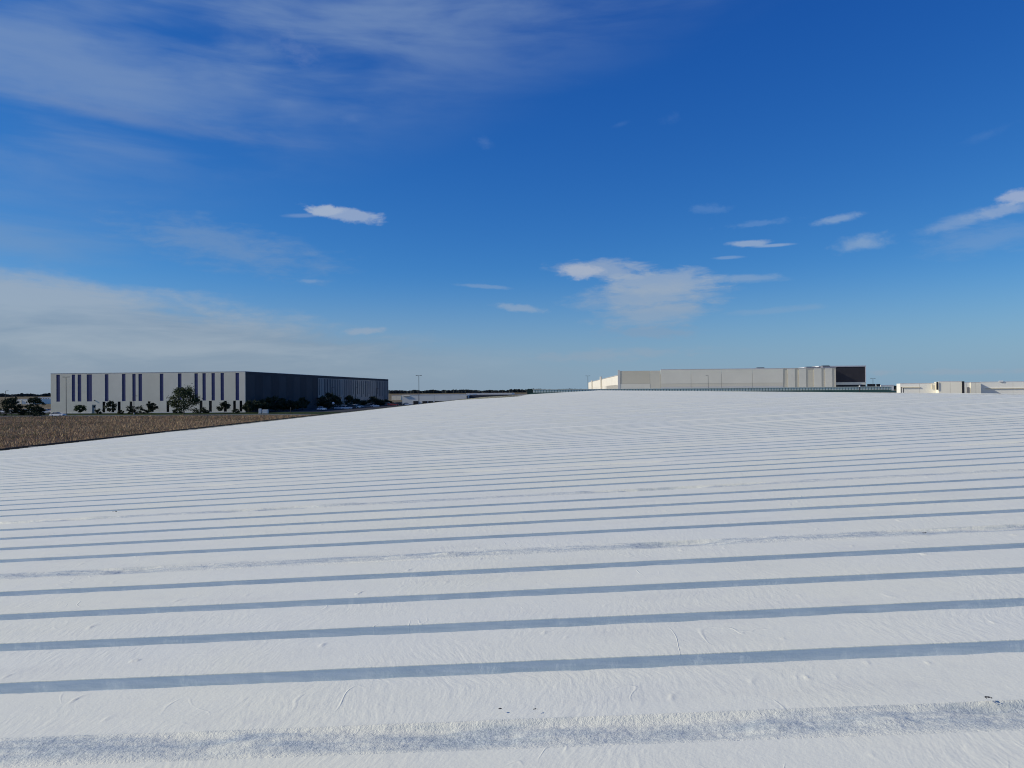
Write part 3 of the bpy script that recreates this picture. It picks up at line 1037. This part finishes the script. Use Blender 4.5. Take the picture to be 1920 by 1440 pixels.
def low_block(D, pxa, pxb, ytop_a, m_, name, label, extras=(), depth=25.0):
    rz = -R(12) if D < 310 else 0.0
    p = at(pxa, D)
    wdt = at(pxb, D).x - p.x
    h = zat((pxa + pxb) / 2, ytop_a, D)
    t = thing(name, label, 'building', p, rz)
    npan = max(2, int(wdt / 9))
    boxes('wall_core', [(0.2, wdt - 0.2, 0.25, depth, 0, h - 0.3)], M_core, t)
    for i in range(npan):
        wall_panel(t, wdt * i / npan, wdt * (i + 1) / npan, 0, h, 0, 0.22, [], m_, gap=0.035)
    boxes('side_wall', [(0.0, 0.197, 0.223, depth, 0, h), (wdt - 0.197, wdt, 0.223, depth, 0, h), (0.2, wdt - 0.2, depth + 0.003, depth + 0.2, 0, h)], m_, t)
    boxes('coping', [(-0.06, wdt + 0.06, -0.06, 0.3, h + 0.003, h + 0.18)], M_cop, t)
    for (a, b, ya, yb, mm, nm) in extras:
        boxes(nm, [(at(a, D).x - p.x, at(b, D).x - p.x, -0.35, -0.004, max(0, zat(a, yb, D)), zat(a, ya, D))], mm, t)
    return t, p, h


D_R = 300.0
low_block(D_R, 1688, 1756, 719, M_pale, 'pale_low_building', 'pale cream low building at right, left of the two dark pillars',
          [(1690, 1722, 725.5, 727, M_b3, 'ledge'), (1742, 1743, 720, 729, M_b3, 'downpipe'), (1749, 1750, 720, 729, M_b3, 'downpipe')], 6)
low_block(D_R - 6, 1760, 1800, 715.6, M_pale2, 'tan_block_building', 'tan block standing between the two dark pillars at far right',
          [(1756, 1759, 716, 731, M_dark, 'dark_pillar'), (1800, 1804, 715, 740, M_dark, 'dark_pillar')], 6)
low_block(D_R + 2, 1805, 1819, 717.5, M_pale, 'cream_block_building', 'narrow cream block just right of the taller dark pillar', [(1812, 1816, 726, 736, M_grey, 'door')], 6)
low_block(D_R + 1, 1820, 1838, 717, M_pale2, 'tan_corner_building', 'narrow tan block between two cream blocks at far right', [], 6)
low_block(D_R + 3, 1839, 2060, 715.5, M_pale, 'long_cream_building', 'long cream building running out of the right edge of the photo', [(1847, 1925, 728, 729, M_b3, 'ledge'), (1870, 1877, 713.6, 716, M_white, 'rooftop_unit')], 6)
low_block(395, 1652, 1676, 722.3, M_pale, 'small_cream_building', 'small cream building just right of the dark boxy warehouse end', [(1626, 1641, 720, 726, M_dark, 'dark_dock'), (1643, 1650, 720, 726, M_dark, 'dark_dock')], 6)

# ------------------------------------------------------------------ far low warehouses left of centre and far left
low_block(420, 754, 876, 740.3, M_pale, 'cream_dock_warehouse', 'long low cream warehouse with dark dock doors right of the tall lamp post',
          [(a, a + 9, 752, 758, M_dark, 'dock_door') for a in (775, 792, 803, 815, 825, 836)] + [(756, 768, 742, 743.2, M_b3, 'sign_board'), (875, 877, 742, 752, M_dark, 'downpipe')], 60)
low_block(430, 881, 1010, 740.5, mat('slate_wall', (0.055, 0.058, 0.065), 0.8, 0.1, 0.2), 'slate_low_warehouse', 'low slate coloured warehouse right of the cream dock warehouse', [], 60)
low_block(800, 874, 960, 737.2, M_white, 'white_roofed_hall', 'thin white hall on the skyline left of the long white roof end', [], 60)
low_block(560, 30, 62, 748.5, M_pale, 'cream_hall', 'cream hall between the two dark trees at far left', [(40, 41, 750, 760, M_b3, 'downpipe')], 40)
low_block(760, 66, 97, 745, M_white, 'white_office_block', 'white far block with a row of small windows left of the striped warehouse',
          [(a, a + 2.0, 746.8, 749, M_dark, 'window') for a in (72, 76.5, 81, 85.5, 90)], 40)
low_block(640, 72, 96, 757, M_b2, 'tan_low_shed', 'low tan shed below the white far block at far left', [], 30)
low_block(640, 734, 752, 741.8, M_b2, 'tan_far_shed', 'small tan shed on the skyline just right of the dark warehouse side', [], 30)


# ------------------------------------------------------------------ trees and shrubs
def leaf_material(name, ca, cb_):
    m = bpy.data.materials.new(name)
    m.use_nodes = True
    t = m.node_tree
    g = NT(t)
    b = t.nodes['Principled BSDF']
    tc = t.nodes.new('ShaderNodeTexCoord')
    n = g.noise(tc.outputs['Object'], 1.3, 4, 0.7)
    t.links.new(g.mix(g.ss(n, 0.35, 0.65), ca, cb_), b.inputs['Base Color'])
    b.inputs['Roughness'].default_value = 0.75
    b.inputs['Specular IOR Level'].default_value = 0.2
    return m


M_leaf = [leaf_material('leaf_green', (0.030, 0.048, 0.018), (0.075, 0.095, 0.034)),
          leaf_material('leaf_dark', (0.022, 0.032, 0.016), (0.050, 0.062, 0.028)),
          leaf_material('leaf_olive', (0.035, 0.038, 0.016), (0.070, 0.066, 0.026))]
M_bark = mat('bark', (0.060, 0.048, 0.038), 0.95, 0.3, 3)


def leaves(n_cl, n_leaf, R_, zc, H_, size, shape, r):
    V = []
    for c in range(n_cl):
        while True:
            p = r.uniform(-1, 1, 3)
            if np.dot(p, p) <= 1:
                break
        d = np.linalg.norm(p)
        p = p / max(d, 1e-3) * d ** 0.6
        zz = p[2]
        if shape == 'cone':
            wdt = np.interp(zz, [-1, -0.6, 1], [0.75, 1.0, 0.12])
        elif shape == 'round':
            wdt = 1.0
        else:
            wdt = np.interp(zz, [-1, -0.2, 1], [0.7, 1.05, 0.45])
        ctr = np.array([p[0] * R_ * wdt, p[1] * R_ * wdt, zc + zz * H_])
        cr = R_ * r.uniform(0.14, 0.30)
        pts = ctr + r.normal(0, cr * 0.55, (n_leaf, 3)) * np.array([1, 1, 0.75])
        a = r.normal(0, 1, (n_leaf, 3))
        a /= np.linalg.norm(a, axis=1)[:, None]
        b = np.cross(a, r.normal(0, 1, (n_leaf, 3)))
        b /= np.linalg.norm(b, axis=1)[:, None] + 1e-6
        s1 = (size * r.uniform(0.6, 1.3, n_leaf))[:, None]
        V.append(np.stack([pts - a * s1, pts + b * s1 * 0.5, pts + a * s1, pts - b * s1 * 0.5], 1))
    V = np.concatenate(V).reshape(-1, 3)
    V[:, 2] = np.maximum(V[:, 2], 0.03)
    return V, np.arange(len(V)).reshape(-1, 4)


def tree(name, label, cat, loc, h, rad, trunk, m_, shape='oval', group=None, seed=0, dens=1.0, size=0.26):
    r = np.random.default_rng(seed + 500)
    t = thing(name, label, cat, loc, 0, group)
    bm = bmesh.new()
    lean = Vector((r.normal(0, 0.02) * h, r.normal(0, 0.02) * h, 0))
    tr = max(0.05, h * 0.018)
    tube(bm, (0, 0, 0), Vector((0, 0, h * 0.55)) + lean, tr, tr * 0.45, 7)
    tube(bm, Vector((0, 0, h * 0.54)) + lean, Vector((0, 0, h * 0.86)) + lean * 1.5, tr * 0.45, tr * 0.12, 6)
    for i in range(9):
        z = trunk + (h * 0.7 - trunk) * (i / 9.0) * 0.9
        an = i * 2.4 + r.uniform(0, 1)
        ln = rad * r.uniform(0.5, 0.9)
        tube(bm, (lean.x * z / h, lean.y * z / h, z), (math.cos(an) * ln, math.sin(an) * ln, z + ln * 0.7), tr * 0.35, tr * 0.08, 5)
    build('trunk', bm, M_bark, t)
    ch = (h - trunk) / 2
    V, F = leaves(max(6, int(34 * dens)), 60, rad, trunk + ch, ch * 0.95, size, shape, r)
    link('crown', nmesh('crown', V, F, m_), t)
    return t


def shrub(label, loc, h, rad, m_, seed=0, group='dark shrubs along the striped warehouse'):
    r = np.random.default_rng(seed + 900)
    t = thing('shrub', label, 'shrub', loc, 0, group)
    V, F = leaves(16, 45, rad, h * 0.5, h * 0.5, 0.22, 'round', r)
    link('foliage', nmesh('foliage', V, F, m_), t)
    bm = bmesh.new()
    for i in range(6):
        an = i * 1.05
        tube(bm, (0.05 * math.cos(an), 0.05 * math.sin(an), 0), (math.cos(an) * rad * 0.6, math.sin(an) * rad * 0.6, h * 0.75), 0.03, 0.01, 5)
    build('stems', bm, M_bark, t)
    return t


def ph(px, pytop, D):
    return max(0.5, zat(px, pytop, D))


D_T = 272.0
tree('broad_tree', 'largest green tree standing before the blue striped facade', 'tree', at(345, 262), ph(345, 722, 262), 4.9, 1.0, M_leaf[0], 'oval', 'young trees on the lawn', 1, 2.6)
for i, (px, top, rr, lab) in enumerate(((150, 759, 1.9, 'small spreading tree left of the grey facade door'),
                                        (208, 753, 2.1, 'small dense tree right of the grey facade door'),
                                        (283, 754, 2.0, 'small thin tree left of the largest lawn tree'),
                                        (420, 755, 2.3, 'small spreading tree near the right corner of the striped facade'))):
    tree('young_tree', lab, 'tree', at(px, D_T), ph(px, top, D_T), rr, 0.9, M_leaf[1 if i else 0], 'oval', 'young trees on the lawn', 10 + i, 0.75)
for i, (px, wd, hh, lab) in enumerate(((186, 1.6, 1.9, 'round shrub right of the facade door'), (252, 3.0, 3.0, 'wide dark shrub at the foot of the striped facade'),
                                       (268, 1.7, 1.7, 'low shrub right of the wide dark shrub'), (333, 1.8, 1.6, 'low shrub left of the largest tree trunk'),
                                       (373, 2.2, 2.3, 'shrub clump right of the largest tree'), (386, 1.4, 1.2, 'tiny shrub right of the shrub clump'),
                                       (443, 1.3, 1.3, 'small shrub at the right corner of the striped facade'), (227, 1.2, 1.2, 'tiny shrub left of the wide dark shrub'),
                                       (245, 1.4, 2.2, 'upright shrub touching the left of the wide dark shrub'))):
    shrub(lab, at(px, 276), hh, wd, M_leaf[1], 20 + i)
# dark row before the long side
side_spec = [(466, 752, 276, 2.6), (478, 748, 280, 3.0), (492, 750, 286, 2.8), (503, 745, 292, 3.2), (517, 743, 296, 3.4), (530, 748, 300, 3.0),
             (543, 750, 304, 3.0), (556, 752, 300, 2.4), (567, 745, 312, 2.6), (606, 742, 330, 3.4), (616, 737, 336, 4.4), (628, 742, 340, 3.4),
             (655, 741, 356, 3.6), (668, 748, 364, 3.0), (680, 751, 372, 3.0), (700, 742, 392, 3.8), (712, 750, 396, 3.0), (724, 750, 410, 3.0)]
names_side = ['first', 'second', 'third', 'fourth', 'fifth', 'sixth', 'seventh', 'eighth', 'ninth', 'tenth', 'eleventh', 'twelfth', 'thirteenth', 'fourteenth', 'fifteenth', 'sixteenth', 'seventeenth', 'eighteenth']
for i, (px, top, D, rr) in enumerate(side_spec):
    tree('parking_tree', f'dark tree before the dark warehouse side, {names_side[i]} from the striped corner', 'tree', at(px, D), ph(px, top, D), rr, 0.6, M_leaf[1], 'oval' if i % 3 else 'cone', 'dark trees along the warehouse side', 40 + i, 1.0, 0.30)
for i, (px, top, D, rr, lab) in enumerate(((22, 744, 262, 2.9, 'round dark tree at the far left edge'), (65, 744.5, 262, 2.7, 'round dark tree between the left edge and the striped warehouse'))):
    tree('round_tree', lab, 'tree', at(px, D), ph(px, top, D), rr, 0.7, M_leaf[1], 'round', 'round trees at far left', 70 + i, 1.5)
for i, (px, D, hh, wd, lab) in enumerate(((2, 262, 2.4, 2.2, 'dark shrub at the very left edge of the photo'), (38, 265, 2.4, 2.0, 'dark shrub between the two round trees'),
                                          (50, 264, 2.0, 2.0, 'low dark shrub left of the second round tree'), (78, 266, 2.3, 1.8, 'dark shrub right of the second round tree'),
                                          (58, 258, 1.6, 1.8, 'low shrub in front of the second round tree'), (72, 256, 1.4, 1.7, 'low shrub right in front of the second round tree'))):
    shrub(lab, at(px, D), hh, wd, M_leaf[1], 90 + i, 'shrubs at far left')


# far wood on the skyline
def far_wood():
    Vs = []
    r = np.random.default_rng(5)
    n = 5200
    A = r.uniform(-40, 44, n)
    D = r.uniform(2300, 3300, n)
    Vs, Fs, b0 = [], [], 0
    X = np.tan(np.radians(A)) * D
    Hh = (4.5 + 8.5 * fbm(A * 1.6, A * 0, 3, 4)) * r.uniform(0.7, 1.15, n)
    Wd = r.uniform(4, 9, n)
    for q in range(3):
        an = q * math.pi / 3 + r.uniform(0, 1, n)
        cx, sx = np.cos(an) * Wd, np.sin(an) * Wd
        pts = np.stack([np.stack([X - cx, D - sx, 0 * X], -1), np.stack([X + cx, D + sx, 0 * X], -1), np.stack([X + cx * 0.9, D + sx * 0.9, Hh * 0.6], -1),
                        np.stack([X + cx * 0.25, D + sx * 0.25, Hh], -1), np.stack([X - cx * 0.5, D - sx * 0.5, Hh * 0.9], -1), np.stack([X - cx, D - sx, Hh * 0.5], -1)], 1)
        Vs.append(pts.reshape(-1, 3))
        k6 = np.arange(n)[:, None] * 6 + b0
        Fs += [k6 + np.array([[0, 1, 2, 5]]), k6 + np.array([[5, 2, 3, 4]])]
        b0 += n * 6
    return np.concatenate(Vs), np.concatenate(Fs)


V, F = far_wood()
tag(link('far_wood', nmesh('far_wood', V, F, mat('far_leaf_haze', (0.055, 0.066, 0.064), 0.95, 0.3, 0.01, spec=0.05))), 'dark belt of distant trees along the skyline', 'trees', kind='stuff')  # distance haze mixed into the leaf colour


# ------------------------------------------------------------------ lamp posts
def lamp_post(label, loc, h, head=1, rz=0.0):
    t = thing('lamp_post', label, 'lamp post', loc, rz, 'parking lot lamp posts')
    bm = bmesh.new()
    tube(bm, (0, 0, 0.6), (0, 0, h - 0.12), 0.11, 0.085, 10)
    build('pole', bm, M_dark, t)
    bm = bmesh.new()
    tube(bm, (0, 0, 0), (0, 0, 0.6), 0.28, 0.28, 12)
    build('base', bm, M_concrete, t)
    for s in ((1,) if head == 1 else (1, -1)):
        bm = bmesh.new()
        box(bm, 0.06 * s, 0.5 * s, -0.05, 0.05, h - 0.14, h - 0.04) if s > 0 else box(bm, 0.5 * s, 0.06 * s, -0.05, 0.05, h - 0.14, h - 0.04)
        build('arm', bm, M_dark, t)
        bm = bmesh.new()
        a, b = sorted((0.5 * s, 1.2 * s))
        box(bm, a, b, -0.22, 0.22, h - 0.16, h)
        bmesh.ops.bevel(bm, geom=bm.edges[:], offset=0.03, segments=1, affect='EDGES')
        hd = build('lamp_head', bm, M_dark, t)
        boxes('lens', [(a + 0.06, b - 0.06, -0.16, 0.16, h - 0.175, h - 0.163)], M_white, hd)
    return t


for px, top, D, hd, lab in ((124, 706.5, 262, 2, 'tall dark lamp post before the left end of the striped facade'),
                            (10, 732.5, 300, 1, 'dark lamp post at the left edge of the photo'),
                            (785.5, 703.5, 300, 2, 'tall dark lamp post on the skyline right of the dark warehouse side'),
                            (1102.5, 704.5, 400, 2, 'dark lamp post at the far end of the beige warehouse'),
                            (1328, 703.3, 395, 1, 'dark lamp post before the middle of the beige warehouse'),
                            (1637, 709, 385, 2, 'dark lamp post right of the dark boxy warehouse end'),
                            (622, 726, 345, 1, 'lamp post nearest the striped corner along the dark warehouse side'),
                            (666, 727, 378, 1, 'middle lamp post along the dark warehouse side'),
                            (706, 728, 420, 1, 'farthest lamp post along the dark warehouse side'),
                            (251, 742, 268, 1, 'thin dark lamp post beside the wide dark shrub'),
                            (783, 733, 620, 1, 'short distant lamp post left of the tall skyline lamp post')):
    lamp_post(lab, at(px, D), zat(px, top, D), hd, math.pi if px in (1328,) else 0)
# short dark post by the lawn edge, ridge vent post on the green shed
t = thing('bollard_post', 'short dark post on the lawn right of the white utility boxes', 'post', at(545, 262))
bm = bmesh.new()
tube(bm, (0, 0, 0), (0, 0, 1.9), 0.14, 0.14, 10)
build('shaft', bm, M_dark, t)
bm = bmesh.new()
tube(bm, (0, 0, 1.9), (0, 0, 2.15), 0.2, 0.1, 10)
build('cap', bm, M_dark, t)
t = thing('vent_post', 'dark vent post with white cap standing before the green roofed shed at right', 'post', at(1612, 340))
bm = bmesh.new()
tube(bm, (0, 0, 0), (0, 0, EYE + 0.2), 0.2, 0.2, 8)
build('shaft', bm, M_dark, t)
bm = bmesh.new()
tube(bm, (0, 0, EYE + 0.2), (0, 0, EYE + 0.75), 0.4, 0.3, 10)
build('cap', bm, M_white, t)
for px, top, D in ((1690, 727, 150), (1694, 729, 148)):
    t = thing('pipe_post', 'thin dark pipe rising behind the ridge left of the pale low building' if px == 1690 else 'shorter dark pipe right of the thin pipe behind the ridge', 'pipe', at(px, D))
    bm = bmesh.new()
    tube(bm, (0, 0, 0), (0, 0, zat(px, top, D)), 0.07, 0.07, 8)
    build('shaft', bm, M_dark, t)
    bm = bmesh.new()
    tube(bm, (0, 0, zat(px, top, D)), (0, 0, zat(px, top, D) + 0.12), 0.12, 0.05, 8)
    build('cap', bm, M_dark, t)

# ------------------------------------------------------------------ utility boxes
for px, w_, h_, lab in ((487.5, 0.8, 1.75, 'narrow white utility box on the lawn'), (497.5, 1.9, 1.4, 'wider white utility box right of the narrow one')):
    t = thing('utility_box', lab, 'utility box', at(px, 266), 0.05, 'white utility boxes on the lawn')
    bm = bmesh.new()
    box(bm, -w_ / 2, w_ / 2, -0.5, 0.5, 0.12, h_)
    bmesh.ops.bevel(bm, geom=bm.edges[:], offset=0.04, segments=2, affect='EDGES')
    build('cabinet', bm, M_white, t)
    boxes('pad', [(-w_ / 2 - 0.15, w_ / 2 + 0.15, -0.65, 0.65, 0, 0.12)], M_concrete, t)
    boxes('door', [(-w_ / 2 + 0.08, -0.02, -0.53, -0.503, 0.25, h_ - 0.15), (0.02, w_ / 2 - 0.08, -0.53, -0.503, 0.25, h_ - 0.15)], M_white, t)
# globe on a post by the parking lot
t = thing('globe_post', 'white globe on a short post above the parked cars', 'globe', at(624.5, 318))
bm = bmesh.new()
tube(bm, (0, 0, 0), (0, 0, 2.2), 0.1, 0.08, 8)
build('post', bm, M_dark, t)
bm = bmesh.new()
bmesh.ops.create_icosphere(bm, subdivisions=3, radius=0.55, matrix=Matrix.Translation((0, 0, 2.65)))
build('globe', bm, M_white, t, smooth=True)


# ------------------------------------------------------------------ cars
def prism(bm, prof, y0, y1, ins=0.0, zins=0.0):
    n = len(prof)
    zt = max(p[1] for p in prof)
    A = [bm.verts.new((p[0], y0 + (ins if p[1] > zins else 0), p[1])) for p in prof]
    B = [bm.verts.new((p[0], y1 - (ins if p[1] > zins else 0), p[1])) for p in prof]
    for i in range(n):
        j = (i + 1) % n
        bm.faces.new((A[i], B[i], B[j], A[j]))
    bm.faces.new(A)
    bm.faces.new(B[::-1])
    bmesh.ops.recalc_face_normals(bm, faces=bm.faces)


def car(label, loc, rz, colr, kind='sedan', group='parked cars'):
    L, Wd = {'sedan': (4.7, 1.8), 'suv': (4.7, 1.9), 'pickup': (5.6, 2.0)}[kind]
    t = thing('car' if kind != 'pickup' else 'pickup_truck', label, 'car' if kind != 'pickup' else 'pickup', loc, rz, group)
    pm = mat('car_paint_%d_%d_%d' % tuple(int(c * 99) for c in colr), colr, 0.3, spec=0.6)
    h = L / 2
    body = [(-h, 0.35), (-h, 0.78), (-h + 0.15, 0.92), (h - 1.5, 0.95), (h - 0.25, 0.80), (h, 0.62), (h, 0.35), (h - 0.4, 0.25), (-h + 0.4, 0.25)]
    if kind == 'suv':
        body = [(x, z * 1.12) for x, z in body]
    bm = bmesh.new()
    prism(bm, body, -Wd / 2, Wd / 2, 0.06, 0.7)
    bmesh.ops.bevel(bm, geom=bm.edges[:], offset=0.05, segments=2, affect='EDGES')
    build('body', bm, pm, t, smooth=False)
    if kind == 'sedan':
        cab = [(-h + 0.45, 0.93), (-h + 1.25, 1.38), (h - 2.3, 1.40), (h - 1.35, 0.94)]
    elif kind == 'suv':
        cab = [(-h + 0.06, 1.03), (-h + 0.35, 1.62), (h - 2.1, 1.66), (h - 1.3, 1.04)]
    else:
        cab = [(-0.35, 0.93), (-0.15, 1.72), (h - 2.1, 1.74), (h - 1.45, 0.94)]
    bm = bmesh.new()
    prism(bm, cab, -Wd / 2 + 0.1, Wd / 2 - 0.1, 0.14, 1.1)
    cb2 = build('cabin_glass', bm, M_glass, t)
    (x1, z1), (x2, z2) = cab[1], cab[2]
    boxes('roof', [(x1 - 0.02, x2 + 0.02, -Wd / 2 + 0.22, Wd / 2 - 0.22, z2 - 0.005, z2 + 0.05)], pm, t)
    xm = (cab[0][0] + cab[3][0]) / 2
    boxes('pillar', [(xm - 0.05, xm + 0.05, sgn * (Wd / 2 - 0.17) - 0.05, sgn * (Wd / 2 - 0.17) + 0.05, 0.9, z2) for sgn in (-1, 1)], pm, t)
    if kind == 'pickup':
        boxes('bed', [(-h + 0.02, -0.4, -Wd / 2 + 0.02, -Wd / 2 + 0.1, 0.9, 1.15), (-h + 0.02, -0.4, Wd / 2 - 0.1, Wd / 2 - 0.02, 0.9, 1.15), (-h + 0.02, -h + 0.1, -Wd / 2 + 0.1, Wd / 2 - 0.1, 0.9, 1.15)], pm, t)
    for sx in (-h + 0.85, h - 0.9):
        for sy in (-1, 1):
            bm = bmesh.new()
            tube(bm, (sx, sy * (Wd / 2 - 0.2), 0.33), (sx, sy * (Wd / 2 + 0.01), 0.33), 0.33, 0.33, 16)
            wheel = build('wheel', bm, M_black, t)
            bm = bmesh.new()
            tube(bm, (sx, sy * (Wd / 2 - 0.02), 0.33), (sx, sy * (Wd / 2 + 0.03), 0.33), 0.20, 0.18, 10)
            build('rim', bm, M_cop, wheel)
    for sy in (-1, 1):
        boxes('headlight', [(h - 0.06, h + 0.015, sy * (Wd / 2 - 0.32) - 0.16, sy * (Wd / 2 - 0.32) + 0.16, 0.60, 0.72)], M_white, t)
        boxes('tail_light', [(-h - 0.015, -h + 0.06, sy * (Wd / 2 - 0.32) - 0.14, sy * (Wd / 2 - 0.32) + 0.14, 0.66, 0.80)], mat('tail_red', (0.3, 0.01, 0.01), 0.3), t)
    return t


WHT, GRY, BLK, RED, SIL = (0.78, 0.78, 0.76), (0.12, 0.12, 0.13), (0.015, 0.015, 0.018), (0.32, 0.012, 0.014), (0.40, 0.41, 0.42)
p = at(108, 248.5)
car('white car on the road in front of the striped warehouse', p + Vector((0, 0, 0.03)), -TH, WHT, 'sedan', None)
for px, D, c_, k_, rz, lab in ((46, 292, WHT, 'suv', 0.1, 'white sport utility car between the two round trees'), (20, 296, SIL, 'sedan', 0, 'silver car behind the leftmost round tree'),
                               (86, 290, WHT, 'suv', 0.2, 'white sport utility car beside the striped warehouse left corner'), (75, 300, GRY, 'sedan', 0.1, 'grey car behind the second round tree'),
                               (92, 304, RED, 'sedan', 0.1, 'dark red car far behind near the striped warehouse left corner'), (57, 300, BLK, 'sedan', 0.1, 'black car behind the second round tree'),
                               (8, 300, WHT, 'sedan', 0, 'white car at the left edge behind the shrubs'),
                               (637, 322, SIL, 'sedan', 0.2, 'silver parked car right of the white globe'), (650, 322, WHT, 'sedan', 0.25, 'white parked car behind the silver one'),
                               (662, 334, BLK, 'suv', 0.2, 'black parked sport utility car right of the white one'), (672, 350, SIL, 'suv', 0.2, 'silver sport utility car before the fourteenth dark tree'),
                               (603, 305, WHT, 'sedan', 1.3, 'white car seen end on left of the white globe'), (690, 352, GRY, 'sedan', 0.2, 'grey car left of the red pickup truck'),
                               (667, 338, WHT, 'suv', 1.2, 'white sport utility car seen end on among the parked cars'), (702, 360, WHT, 'sedan', 0.2, 'white car closest to the red pickup truck'),
                               (737, 392, RED, 'pickup', 0.05, 'bright red pickup truck at the far corner of the dark warehouse side'), (728, 398, GRY, 'suv', 0.1, 'grey sport utility car left behind the red pickup truck'),
                               (763, 400, WHT, 'sedan', 0.1, 'white car right of the red pickup truck'), (750, 396, BLK, 'suv', 0.1, 'black sport utility car right of the red pickup truck')):
    car(lab, at(px, D, 0.03), rz, c_, k_)
